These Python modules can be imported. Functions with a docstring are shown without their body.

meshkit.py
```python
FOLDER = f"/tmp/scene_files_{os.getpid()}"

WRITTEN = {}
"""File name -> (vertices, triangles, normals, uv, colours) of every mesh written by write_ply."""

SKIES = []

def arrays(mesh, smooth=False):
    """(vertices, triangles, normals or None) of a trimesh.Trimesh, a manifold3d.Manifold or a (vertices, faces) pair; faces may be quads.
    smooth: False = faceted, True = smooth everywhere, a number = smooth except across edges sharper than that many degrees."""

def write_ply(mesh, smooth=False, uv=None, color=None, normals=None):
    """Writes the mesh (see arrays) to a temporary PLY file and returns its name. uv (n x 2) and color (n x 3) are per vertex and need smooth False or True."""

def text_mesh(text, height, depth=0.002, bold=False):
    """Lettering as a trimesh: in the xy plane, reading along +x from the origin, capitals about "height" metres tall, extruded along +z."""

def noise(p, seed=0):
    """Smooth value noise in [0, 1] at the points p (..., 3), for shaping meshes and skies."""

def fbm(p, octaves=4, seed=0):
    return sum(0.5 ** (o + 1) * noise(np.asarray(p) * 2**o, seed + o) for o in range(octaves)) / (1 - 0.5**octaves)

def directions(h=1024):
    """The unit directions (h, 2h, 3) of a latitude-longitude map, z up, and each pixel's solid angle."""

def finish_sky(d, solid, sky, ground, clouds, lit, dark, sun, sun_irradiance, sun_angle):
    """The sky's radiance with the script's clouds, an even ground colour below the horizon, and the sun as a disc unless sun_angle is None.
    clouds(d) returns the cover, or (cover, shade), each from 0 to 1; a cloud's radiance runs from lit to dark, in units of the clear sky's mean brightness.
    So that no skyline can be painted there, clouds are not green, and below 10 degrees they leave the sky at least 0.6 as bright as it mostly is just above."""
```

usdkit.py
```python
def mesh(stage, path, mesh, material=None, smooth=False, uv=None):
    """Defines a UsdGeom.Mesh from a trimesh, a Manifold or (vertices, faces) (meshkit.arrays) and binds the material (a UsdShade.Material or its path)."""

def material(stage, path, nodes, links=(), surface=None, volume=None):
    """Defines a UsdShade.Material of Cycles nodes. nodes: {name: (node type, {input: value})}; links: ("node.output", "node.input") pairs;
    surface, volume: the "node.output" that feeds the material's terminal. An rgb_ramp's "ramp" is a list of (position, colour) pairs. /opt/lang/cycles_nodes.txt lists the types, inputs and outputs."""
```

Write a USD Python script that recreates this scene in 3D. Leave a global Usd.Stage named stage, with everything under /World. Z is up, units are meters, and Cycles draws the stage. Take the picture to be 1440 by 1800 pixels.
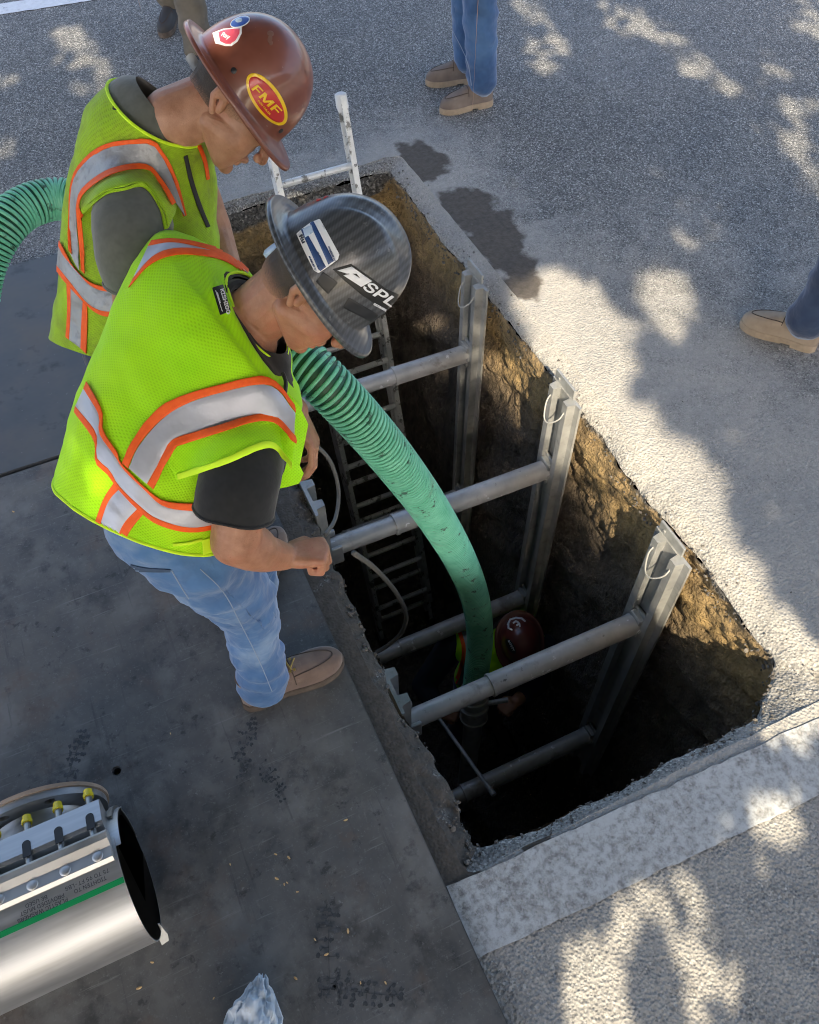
import math, numpy as np, trimesh, manifold3d as m3, shapely, shapely.geometry as sg
from scipy.spatial import Delaunay
import meshkit, usdkit
from pxr import Usd, UsdGeom, UsdLux, UsdShade, Gf, Sdf, Vt

stage = Usd.Stage.CreateInMemory()
UsdGeom.SetStageUpAxis(stage, UsdGeom.Tokens.z); UsdGeom.SetStageMetersPerUnit(stage, 1.0)
world = UsdGeom.Xform.Define(stage, '/World'); stage.SetDefaultPrim(world.GetPrim())
UsdGeom.Scope.Define(stage, '/World/Looks')
rng = np.random.default_rng(7)
V = lambda *a: np.array(a, float)
def unit(v): v = np.asarray(v, float); return v / max(np.linalg.norm(v), 1e-12)

# ------------------------------------------------------------------ camera, sky, sun, exposure
EYE = V(0, 0, 2.40)
RC = np.array([[0.90940953, -0.34259742, 0.2357993], [-0.41567866, -0.73015107, 0.54230127], [-0.01362191, -0.59119068, -0.80641678]])  # columns: picture right, picture down, view
FPX = 1480.0                                                        # focal length, in units of 1/1440 of the picture's width
cam = UsdGeom.Camera.Define(stage, '/World/camera')
M4 = np.eye(4); M4[0, :3] = RC[:, 0]; M4[1, :3] = -RC[:, 1]; M4[2, :3] = -RC[:, 2]; M4[3, :3] = EYE
cam.AddTransformOp().Set(Gf.Matrix4d(*M4.ravel().tolist()))
cam.CreateHorizontalApertureAttr(36.0); cam.CreateVerticalApertureAttr(45.0); cam.CreateFocalLengthAttr(36.0 * FPX / 1440)
cam.CreateClippingRangeAttr(Gf.Vec2f(0.02, 400)); cam.CreateExposureAttr(1.82)
def ray(px, py): return RC @ V(px - 720, py - 900, FPX)
def C(px, py, d): return EYE + ray(px, py) * d / FPX                # the point seen at (px, py), d metres along the view axis
def G(px, py, z=0.0):
    r = ray(px, py); return EYE + r * (z - EYE[2]) / r[2]
def CV(x, y, z): return RC @ V(x, y, z)                             # right, down, away -> a direction

SUN_D = unit(V(-0.34, -0.94, 0.86))                                 # towards the sun: low over the canopy behind
elev, azim = math.asin(SUN_D[2]), math.atan2(SUN_D[0], SUN_D[1])
dome = UsdLux.DomeLight.Define(stage, '/World/sky')
sky = usdkit.material(stage, '/World/Looks/sky', {
    's': ('sky_texture', dict(sky_type='single_scattering', sun_disc=False, sun_elevation=elev, sun_rotation=azim, air_density=.9, aerosol_density=4.0, ozone_density=.4)),
    'b': ('background_shader', dict(strength=0.14))}, [('s.color', 'b.color')], surface='b.background')
UsdShade.MaterialBindingAPI.Apply(dome.GetPrim()).Bind(sky)
dome.GetPrim().SetCustomDataByKey('kind', 'structure'); dome.GetPrim().SetCustomDataByKey('label', 'clear pale blue daytime sky')
sun = UsdLux.DistantLight.Define(stage, '/World/sun')
sun.CreateNormalizeAttr(True); sun.CreateIntensityAttr(0.80); sun.CreateAngleAttr(0.53); sun.CreateColorAttr(Gf.Vec3f(1.0, 0.86, 0.64))
zz = SUN_D; xx = unit(np.cross(V(0, 0, 1), zz)); yy = np.cross(zz, xx)
S4 = np.eye(4); S4[0, :3], S4[1, :3], S4[2, :3] = xx, yy, zz
sun.AddTransformOp().Set(Gf.Matrix4d(*S4.ravel().tolist()))

# ------------------------------------------------------------------ materials
LOOK = {}
def mat(name, ramp=None, scale=8.0, detail=4.0, rough=0.6, metal=0.0, bump=None, speck=None, coat=0.0, spec=0.5, sheen=0.0, mapscale=None, rough_var=0.0, sss=0.0, layers=(), distortion=0.0, bumps=()):
    """Noise-ramped principled material in world space. speck: (voronoi scale, dark, light) per-cell value; layers: (scale, detail, lo, hi, colour, amount) noise masks laid over; bumps: (kind, scale, strength, distance)."""
    N, L = {'g': ('geometry', {})}, []
    vec = 'g.position'
    if mapscale is not None:
        N['mp'] = ('mapping', dict(scale=mapscale)); L.append(('g.position', 'mp.vector')); vec = 'mp.vector'
    N['p'] = ('principled_bsdf', dict(roughness=rough, metallic=metal, specular_ior_level=spec, coat_weight=coat, coat_roughness=0.12, sheen_weight=sheen))
    if sss: N['p'][1].update(subsurface_weight=sss, subsurface_radius=(1, .35, .2), subsurface_scale=0.006)
    N['n'] = ('noise_texture', dict(scale=scale, detail=detail, roughness=0.6, distortion=distortion)); L.append((vec, 'n.vector'))
    if not isinstance(ramp, list): ramp = [(0, ramp), (1, ramp)]
    N['r'] = ('rgb_ramp', dict(ramp=ramp)); L.append(('n.fac', 'r.fac'))
    col = 'r.color'
    if speck:
        N['v'] = ('voronoi_texture', dict(scale=speck[0])); L.append((vec, 'v.vector'))
        N['vs'] = ('separate_color', {}); L.append(('v.color', 'vs.color'))
        N['vr'] = ('map_range', dict(from_min=0, from_max=1, to_min=speck[1], to_max=speck[2])); L.append(('vs.r', 'vr.value'))
        N['vm'] = ('mix', dict(mix_type='multiply', fac=1.0)); L += [(col, 'vm.color1'), ('vr.result', 'vm.color2')]; col = 'vm.color'
    for i, (sc, de, lo, hi, c, am, *mp) in enumerate(layers):
        N[f'ln{i}'] = ('noise_texture', dict(scale=sc, detail=de, roughness=0.65))
        if mp: N[f'mp{i}'] = ('mapping', dict(scale=mp[0], rotation=(0, 0, mp[1]))); L += [('g.position', f'mp{i}.vector'), (f'mp{i}.vector', f'ln{i}.vector')]
        else: L.append((vec, f'ln{i}.vector'))
        N[f'lm{i}'] = ('map_range', dict(from_min=lo, from_max=hi, to_min=0, to_max=am, clamp=True)); L.append((f'ln{i}.fac', f'lm{i}.value'))
        N[f'lx{i}'] = ('mix', dict(color2=c)); L += [(f'lm{i}.result', f'lx{i}.fac'), (col, f'lx{i}.color1')]; col = f'lx{i}.color'
    L.append((col, 'p.base_color'))
    if rough_var:
        N['rv'] = ('map_range', dict(from_min=.3, from_max=.7, to_min=max(rough - rough_var, .03), to_max=rough + rough_var)); L += [('n.fac', 'rv.value'), ('rv.result', 'p.roughness')]
    last = None
    for i, (kind, sc, st, di) in enumerate(list(bumps) + ([('noise',) + tuple(bump)] if bump else [])):
        N[f'bn{i}'] = ('noise_texture', dict(scale=sc, detail=4.0)) if kind == 'noise' else ('voronoi_texture', dict(scale=sc))
        L.append((vec, f'bn{i}.vector'))
        N[f'bb{i}'] = ('bump', dict(strength=st, distance=di)); L.append((f'bn{i}.fac' if kind == 'noise' else f'bn{i}.distance', f'bb{i}.height'))
        if last: L.append((last, f'bb{i}.normal'))
        last = f'bb{i}.normal'
    if last: L.append((last, 'p.normal'))
    LOOK[name] = usdkit.material(stage, f'/World/Looks/{name}', N, L, surface='p.BSDF')
    return LOOK[name]

def asphalt(name):
    """Dark asphalt with pale aggregate; the mesh's dust and wet attributes say where dried slurry lies and where it is damp."""
    N = {'g': ('geometry', {}), 'p': ('principled_bsdf', dict(roughness=.85, specular_ior_level=.35)),
         'da': ('attribute', dict(attribute='dust')), 'we': ('attribute', dict(attribute='wet')),
         'v': ('voronoi_texture', dict(scale=185)), 'vs': ('separate_color', {}), 'v2': ('voronoi_texture', dict(scale=120)), 'vs2': ('separate_color', {}),
         'ar': ('rgb_ramp', dict(ramp=[(0, (.055, .056, .057)), (.45, (.12, .121, .121)), (.72, (.195, .195, .19)), (.92, (.31, .31, .30)), (1, (.55, .54, .52))])),
         'n1': ('noise_texture', dict(scale=2.2, detail=6.0, roughness=.65)), 'n2': ('noise_texture', dict(scale=38, detail=5.0, roughness=.7)), 'n3': ('noise_texture', dict(scale=9, detail=4.0)),
         'dr': ('rgb_ramp', dict(ramp=[(.2, (.275, .265, .25)), (.5, (.355, .342, .322)), (.8, (.42, .405, .38))])),
         'dn': ('math', dict(math_type='multiply_add', value2=.75, value3=-.375)), 'ds': ('math', dict(math_type='add')),
         'dn2': ('math', dict(math_type='multiply_add', value2=.34, value3=-.17)), 'ds2': ('math', dict(math_type='add')),
         'dm': ('map_range', dict(range_type='smoothstep', from_min=.12, from_max=.95, to_min=0, to_max=.93)),
         'dx': ('mix', {}), 'wn': ('math', dict(math_type='multiply_add', value2=.95, value3=-.475)), 'ws': ('math', dict(math_type='add')),
         'wm': ('map_range', dict(range_type='smoothstep', from_min=.42, from_max=.6, to_min=0, to_max=1)),
         'wr': ('rgb_ramp', dict(ramp=[(.3, (.062, .054, .046)), (.7, (.115, .10, .086))])), 'wx': ('mix', {}),
         'tn': ('rgb_ramp', dict(ramp=[(.3, (.86, .88, .9)), (.7, (1.12, 1.1, 1.06))])), 'tx': ('mix', dict(mix_type='multiply', fac=1.0)),
         'b1': ('bump', dict(strength=.75, distance=.006)), 'b2': ('bump', dict(strength=.5, distance=.012)), 'bs': ('map_range', dict(from_min=0, from_max=1, to_min=.85, to_max=.45)),
         'bmix': ('math', dict(math_type='add')), 'bv': ('math', dict(math_type='multiply', value2=.9)), 'vb': ('voronoi_texture', dict(scale=120, feature='smooth_f1', smoothness=.6))}
    L = [('g.position', f'{k}.vector') for k in ('v', 'v2', 'n1', 'n2', 'n3', 'vb')]
    L += [('v.color', 'vs.color'), ('v2.color', 'vs2.color'), ('vs.r', 'ar.fac'), ('n2.fac', 'dr.fac'),
          ('n3.fac', 'dn.value1'), ('da.fac', 'ds.value1'), ('dn.value', 'ds.value2'), ('vs.g', 'dn2.value1'), ('ds.value', 'ds2.value1'), ('dn2.value', 'ds2.value2'), ('ds2.value', 'dm.value'),
          ('dm.result', 'dx.fac'), ('ar.color', 'dx.color1'), ('dr.color', 'dx.color2'),
          ('n3.fac', 'wn.value1'), ('we.fac', 'ws.value1'), ('wn.value', 'ws.value2'), ('ws.value', 'wm.value'), ('n2.fac', 'wr.fac'),
          ('dx.color', 'wx.color1'), ('wr.color', 'wx.color2'), ('wm.result', 'wx.fac'),
          ('n1.fac', 'tn.fac'), ('wx.color', 'tx.color1'), ('tn.color', 'tx.color2'), ('tx.color', 'p.base_color'),
          ('wm.result', 'bs.value'), ('bs.result', 'b1.strength'), ('vb.distance', 'bmix.value1'), ('vs2.r', 'bv.value1'), ('n2.fac', 'bmix.value2'),
          ('bmix.value', 'b1.height'), ('b1.normal', 'p.normal')]
    LOOK[name] = usdkit.material(stage, f'/World/Looks/{name}', N, L, surface='p.BSDF')
asphalt('asphalt')

def soil(name):
    """Strata by depth: slurry lip, broken asphalt, yellow sandy clay, then dark wet clay."""
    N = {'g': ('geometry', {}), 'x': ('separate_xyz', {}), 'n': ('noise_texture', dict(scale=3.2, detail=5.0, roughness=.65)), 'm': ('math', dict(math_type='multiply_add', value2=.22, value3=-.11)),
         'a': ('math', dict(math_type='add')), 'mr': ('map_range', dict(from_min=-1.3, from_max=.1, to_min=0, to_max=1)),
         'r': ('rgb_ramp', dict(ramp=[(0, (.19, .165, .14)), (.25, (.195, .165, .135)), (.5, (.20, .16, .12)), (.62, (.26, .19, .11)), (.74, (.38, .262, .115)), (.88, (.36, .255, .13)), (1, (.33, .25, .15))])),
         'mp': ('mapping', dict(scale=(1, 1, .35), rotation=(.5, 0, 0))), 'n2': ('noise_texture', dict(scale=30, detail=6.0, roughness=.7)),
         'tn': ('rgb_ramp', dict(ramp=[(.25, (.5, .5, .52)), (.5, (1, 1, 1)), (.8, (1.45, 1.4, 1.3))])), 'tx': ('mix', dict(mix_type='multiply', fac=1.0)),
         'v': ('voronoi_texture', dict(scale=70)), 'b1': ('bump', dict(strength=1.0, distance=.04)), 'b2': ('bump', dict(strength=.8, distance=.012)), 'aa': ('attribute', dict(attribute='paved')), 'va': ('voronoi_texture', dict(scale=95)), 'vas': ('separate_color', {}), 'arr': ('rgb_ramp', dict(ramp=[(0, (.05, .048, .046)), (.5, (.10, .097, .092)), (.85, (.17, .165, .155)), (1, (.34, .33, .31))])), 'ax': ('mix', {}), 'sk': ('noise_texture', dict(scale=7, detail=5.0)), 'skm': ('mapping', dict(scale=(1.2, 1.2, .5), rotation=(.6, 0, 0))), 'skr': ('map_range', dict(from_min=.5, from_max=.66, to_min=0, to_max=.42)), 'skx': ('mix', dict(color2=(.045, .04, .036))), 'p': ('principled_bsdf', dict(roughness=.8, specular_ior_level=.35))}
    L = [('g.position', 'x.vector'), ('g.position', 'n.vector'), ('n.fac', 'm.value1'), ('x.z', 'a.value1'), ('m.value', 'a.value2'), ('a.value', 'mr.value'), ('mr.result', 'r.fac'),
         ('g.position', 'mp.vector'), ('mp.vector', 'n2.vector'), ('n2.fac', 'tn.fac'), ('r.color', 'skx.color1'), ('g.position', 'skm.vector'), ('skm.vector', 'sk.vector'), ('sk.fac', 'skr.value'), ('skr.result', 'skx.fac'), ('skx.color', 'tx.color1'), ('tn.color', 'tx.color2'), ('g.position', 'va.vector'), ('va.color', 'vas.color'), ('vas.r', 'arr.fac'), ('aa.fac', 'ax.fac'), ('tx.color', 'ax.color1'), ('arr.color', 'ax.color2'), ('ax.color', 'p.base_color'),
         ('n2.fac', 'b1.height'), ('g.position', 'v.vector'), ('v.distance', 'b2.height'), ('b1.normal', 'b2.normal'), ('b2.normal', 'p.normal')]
    LOOK[name] = usdkit.material(stage, f'/World/Looks/{name}', N, L, surface='p.BSDF')
soil('soil')

def paint(name, lo=.40, hi=.56, scale=26, base=(.62, .63, .62)):
    """Worn white road paint: bare asphalt shows through where the noise says."""
    N = {'g': ('geometry', {}), 'n': ('noise_texture', dict(scale=scale, detail=7.0, roughness=.72)), 'n2': ('noise_texture', dict(scale=3.1, detail=3.0)), 'k': ('math', dict(math_type='multiply_add', value2=.45)),
         'm': ('map_range', dict(from_min=lo + .2, from_max=hi + .2, to_min=0, to_max=.95)), 'v': ('voronoi_texture', dict(scale=150)), 'vs': ('separate_color', {}),
         'ar': ('rgb_ramp', dict(ramp=[(0, (.17, .17, .168)), (.6, (.26, .258, .25)), (1, (.38, .37, .35))])), 'pr': ('rgb_ramp', dict(ramp=[(.2, tuple(.72 * c for c in base)), (.8, base)])),
         'x': ('mix', {}), 'b': ('bump', dict(strength=.7, distance=.004)), 'p': ('principled_bsdf', dict(roughness=.75, specular_ior_level=.3))}
    L = [('g.position', 'n.vector'), ('g.position', 'n2.vector'), ('g.position', 'v.vector'), ('n2.fac', 'k.value1'), ('n.fac', 'k.value3'), ('k.value', 'm.value'), ('m.result', 'x.fac'), ('v.color', 'vs.color'), ('vs.r', 'ar.fac'), ('ar.color', 'x.color1'),
         ('n.fac', 'pr.fac'), ('pr.color', 'x.color2'), ('x.color', 'p.base_color'), ('n.fac', 'b.height'), ('b.normal', 'p.normal')]
    LOOK[name] = usdkit.material(stage, f'/World/Looks/{name}', N, L, surface='p.BSDF')
paint('worn_paint', .38, .58, 42, (.50, .52, .53)); paint('road_paint', .30, .40, base=(.7, .72, .74))

mat('plate_steel', [(.25, (.050, .051, .052)), (.5, (.082, .082, .081)), (.75, (.125, .122, .116))], scale=5, detail=8, rough=.52, rough_var=.16, spec=.5, mapscale=(1, 1.0, 1), distortion=.5,
    layers=[(1.7, 8, .46, .70, (.155, .142, .125), .7), (3.3, 9, .53, .60, (.030, .031, .032), .62), (2.1, 9, .60, .70, (.12, .075, .048), .5), (19, 8, .60, .66, (.022, .023, .025), .7), (24, 6, .52, .70, (.032, .036, .041), .55), (6, 9, .50, .66, (.20, .195, .185), .55), (3, 6, .62, .72, (.22, .22, .215), .6, (1, 22, 1), .6), (4, 6, .63, .72, (.20, .20, .20), .6, (1, 26, 1), -.9), (2.5, 6, .60, .70, (.035, .037, .04), .5, (20, 1, 1), .2), (95, 5, .57, .68, (.17, .17, .17), .4), (4.2, 9, .56, .66, (.13, .085, .06), .4), (2.6, 5, .57, .74, (.10, .062, .042), .6), (7, 7, .60, .7, (.018, .02, .023), .8), (60, 3, .68, .74, (.20, .20, .20), .55), (15, 6, .6, .76, (.15, .145, .14), .42), (160, 2, .66, .74, (.16,.165,.17), .5)], bumps=[('noise', 40, .22, .003), ('noise', 220, .25, .0012)])
mat('plate_steel_dark', [(.25, (.038, .041, .044)), (.5, (.062, .065, .068)), (.75, (.098, .098, .098))], scale=4, detail=8, rough=.5, rough_var=.15,
    layers=[(2.2, 6, .5, .7, (.11, .09, .075), .6), (6, 7, .58, .68, (.016, .018, .02), .8), (60, 3, .68, .74, (.18, .18, .18), .5)], bumps=[('noise', 40, .22, .003), ('noise', 220, .25, .0012)])
mat('wet_mud', [(.3, (.022, .024, .027)), (.55, (.042, .045, .049)), (.75, (.085, .088, .092))], scale=45, rough=.5, spec=.6, bump=(90, .4, .003))
mat('stone_chip', [(.3, (.06, .055, .05)), (.5, (.11, .10, .09)), (.75, (.24, .22, .195))], scale=40, rough=.9, bump=(120, .4, .003))
mat('aluminium', [(.3, (.26, .265, .255)), (.7, (.39, .392, .38))], scale=18, rough=.42, metal=.45, rough_var=.1, layers=[(9, 6, .56, .7, (.16, .15, .135), .6), (50, 4, .66, .74, (.09, .085, .08), .55)], bump=(120, .12, .002))
mat('strut_metal', [(.3, (.34, .335, .325)), (.7, (.47, .46, .445))], scale=14, rough=.45, metal=.25, rough_var=.1, layers=[(8, 6, .56, .66, (.20, .18, .155), .7), (22, 5, .63, .68, (.8, .81, .82), .8), (30, 5, .66, .72, (.06, .055, .05), .8)], bump=(150, .15, .002))
mat('ladder_metal', [(.3, (.58, .59, .59)), (.7, (.76, .77, .77))], scale=20, rough=.4, metal=.2, layers=[(16, 6, .56, .62, (.10, .095, .085), .85), (40, 4, .62, .68, (.04, .04, .04), .8)], bump=(150, .15, .002))
mat('cable', (.34, .335, .31), rough=.6)
mat('rubber_hose', (.10, .095, .085), rough=.6)
mat('stainless', [(.3, (.40, .405, .41)), (.7, (.50, .505, .51))], scale=12, rough=.46, metal=1.0, rough_var=.05, mapscale=(.4, 6, 6), bump=(60, .04, .002))
mat('stainless_bright', [(.3, (.48, .475, .46)), (.7, (.58, .57, .55))], scale=12, rough=.48, metal=1.0, rough_var=.05, bump=(30, .06, .002))
mat('bolt_steel', (.32, .315, .30), rough=.38, metal=1.0)
mat('black_rubber', (.012, .013, .015), rough=.55)
mat('tan_rubber', [(.3, (.30, .22, .16)), (.7, (.40, .30, .22))], rough=.7)
mat('yellow_plastic', (.72, .58, .02), rough=.4)
mat('green_stripe', (.0, .24, .07), rough=.4, coat=.3)
mat('black_ink', (.035, .04, .06), rough=.5)
mat('skin', [(.25, (.32, .155, .092)), (.5, (.41, .215, .135)), (.75, (.49, .275, .18))], scale=34, detail=6, rough=.46, sss=.10, layers=[(11, 4, .5, .72, (.45, .17, .11), .5), (130, 2, .70, .76, (.20, .09, .05), .5)], bumps=[('noise', 70, .3, .004), ('voronoi', 420, .25, .0015)])
mat('skin_tan', [(.25, (.27, .12, .066)), (.5, (.35, .17, .10)), (.75, (.43, .225, .14))], scale=34, detail=6, rough=.45, sss=.10, layers=[(11, 4, .5, .72, (.42, .14, .085), .55), (130, 2, .70, .76, (.17, .07, .04), .5)], bumps=[('noise', 70, .3, .004), ('voronoi', 420, .25, .0015)])
mat('hair_brown', [(.3, (.018, .014, .011)), (.7, (.06, .045, .033))], scale=160, rough=.7, bump=(400, .8, .004))
mat('hair_fade', [(.35, (.05, .036, .026)), (.65, (.16, .10, .07))], scale=300, rough=.7, bump=(500, .6, .002))
mat('sideburn_hair', [(.35, (.06, .043, .032)), (.6, (.14, .085, .058)), (.8, (.22, .125, .08))], scale=320, rough=.7, bump=(500, .5, .002))
mat('shirt_olive', [(.3, (.085, .092, .078)), (.7, (.115, .122, .105))], scale=60, rough=.9, sheen=.3, bumps=[('noise', 14, .35, .012), ('noise', 500, .2, .001)])
mat('shirt_black', [(.3, (.007, .008, .009)), (.7, (.013, .014, .015))], scale=60, rough=.9, sheen=.15, bumps=[('noise', 14, .35, .012), ('noise', 500, .2, .001)])
mat('shirt_navy', [(.3, (.012, .016, .03)), (.7, (.02, .026, .045))], scale=60, rough=.9, bumps=[('noise', 14, .4, .014)])
mat('orange_trim', [(.3, (.92, .10, .004)), (.7, (1.0, .14, .008))], scale=90, rough=.65, bump=(400, .25, .002))
mat('reflective_silver', [(.3, (.40, .42, .47)), (.7, (.52, .54, .60))], scale=7, rough=.36, metal=.25, bumps=[('noise', 16, .3, .01)])
mat('reflective_dirty', [(.3, (.27, .28, .29)), (.7, (.40, .41, .43))], scale=9, rough=.4, metal=.25, layers=[(40, 5, .55, .7, (.16, .16, .15), .6)], bumps=[('noise', 30, .5, .012)])
mat('lime_binding', (.66, 1.0, .02), rough=.7, bump=(300, .2, .002))
mat('label_black', (.012, .013, .013), rough=.5)
mat('label_white', (.78, .8, .82), rough=.45)
mat('hat_brown', [(.3, (.15, .048, .03)), (.7, (.21, .07, .045))], scale=10, detail=6, rough=.36, coat=.65, rough_var=.08, layers=[(30, 5, .66, .72, (.33, .19, .15), .5), (90, 3, .7, .74, (.4, .3, .26), .6)], bump=(30, .05, .003))
mat('hat_maroon', [(.3, (.115, .022, .018)), (.7, (.15, .032, .026))], scale=10, rough=.28, coat=.5)
mat('hat_edge', (.20, .10, .07), rough=.5)
mat('red_print', (.52, .025, .022), rough=.35, coat=.4)
mat('yellow_print', (.86, .56, .01), rough=.35, coat=.4)
mat('white_print', (.82, .84, .86), rough=.35, coat=.3)
mat('pink_print', (.72, .10, .16), rough=.35, coat=.4)
mat('blue_print', (.05, .12, .46), rough=.35, coat=.4)
mat('navy_print', (.03, .07, .20), rough=.35, coat=.3)
mat('pale_blue_print', (.50, .63, .78), rough=.35, coat=.3)
mat('dark_plastic', (.02, .022, .025), rough=.35)
mat('grey_plastic', (.16, .18, .21), rough=.4)
mat('boot_suede', [(.3, (.115, .075, .058)), (.7, (.175, .12, .093))], scale=18, detail=6, rough=.85, sheen=.2, layers=[(14, 5, .58, .72, (.27, .21, .17), .5)], bump=(180, .3, .002))
mat('boot_brown', [(.3, (.13, .10, .085)), (.7, (.19, .15, .125))], scale=14, detail=6, rough=.75, layers=[(12, 5, .55, .72, (.26, .22, .19), .4)], bump=(120, .3, .002))
mat('boot_tan', [(.3, (.24, .185, .135)), (.7, (.33, .26, .19))], scale=14, detail=6, rough=.8, layers=[(12, 5, .55, .72, (.17, .13, .10), .5)], bump=(120, .3, .002))
mat('shoe_dark', (.035, .034, .036), rough=.7)
mat('sole_dark', [(.3, (.06, .045, .036)), (.7, (.11, .085, .068))], scale=30, rough=.85)
mat('sole_tan', [(.3, (.26, .20, .14)), (.7, (.36, .28, .2))], scale=30, rough=.8)
mat('lace', (.35, .24, .06), rough=.7)
mat('seam_dark', (.06, .042, .033), rough=.9)
mat('brass', (.55, .38, .12), rough=.35, metal=.9)
mat('seam_thread', (.24, .30, .40), rough=.8)
mat('khaki_cloth', [(.3, (.10, .085, .066)), (.7, (.15, .13, .10))], scale=12, rough=.9, bumps=[('noise', 12, .4, .02)])
mat('bag_film', [(.3, (.38, .44, .50)), (.7, (.58, .63, .68))], scale=14, detail=5, rough=.3, layers=[(11, 5, .60, .7, (.22, .19, .15), .6)], bumps=[('noise', 14, .3, .012)])
mat('husk', [(.3, (.42, .25, .10)), (.7, (.62, .44, .22))], scale=120, rough=.8)
mat('bark', [(.3, (.06, .045, .035)), (.7, (.13, .10, .08))], scale=14, rough=.95, mapscale=(1, 1, .2), bump=(20, .9, .03))
mat('coupling_metal', [(.3, (.34, .345, .35)), (.7, (.5, .505, .51))], scale=18, rough=.45, metal=.25, layers=[(12, 5, .55, .7, (.12, .105, .09), .6)])
mat('hose_coil', [(.3, (.11, .44, .27)), (.7, (.20, .57, .385))], scale=20, detail=5, rough=.4, layers=[(22, 6, .60, .66, (.02, .025, .02), .85), (8, 4, .6, .75, (.16, .20, .13), .5)])
mat('hose_wall', [(.3, (.005, .05, .025)), (.7, (.009, .075, .038))], scale=20, rough=.5)
mat('white_scuff', (.62, .63, .64), rough=.7)

def denim(name, dark, mid, light, lo=.45, hi=.7):
    mat(name, [(.3, dark), (.55, mid), (.8, tuple(.5 * (a + b) for a, b in zip(mid, light)))], scale=5, detail=7, rough=.9, sheen=.25, layers=[(3.6, 4, lo, hi, light, .75)], bumps=[('noise', 9, .35, .03), ('noise', 26, .3, .01), ('noise', 700, .25, .001)])
denim('jeans_light', (.036, .10, .24), (.066, .16, .34), (.32, .42, .53), .53, .74)
denim('jeans_mid', (.020, .060, .155), (.038, .10, .235), (.085, .175, .33))
denim('jeans_dark', (.009, .019, .05), (.015, .033, .08), (.035, .06, .12))
mat('jeans_pocket', [(.3, (.03, .055, .10)), (.7, (.05, .085, .15))], scale=20, rough=.9)

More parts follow.
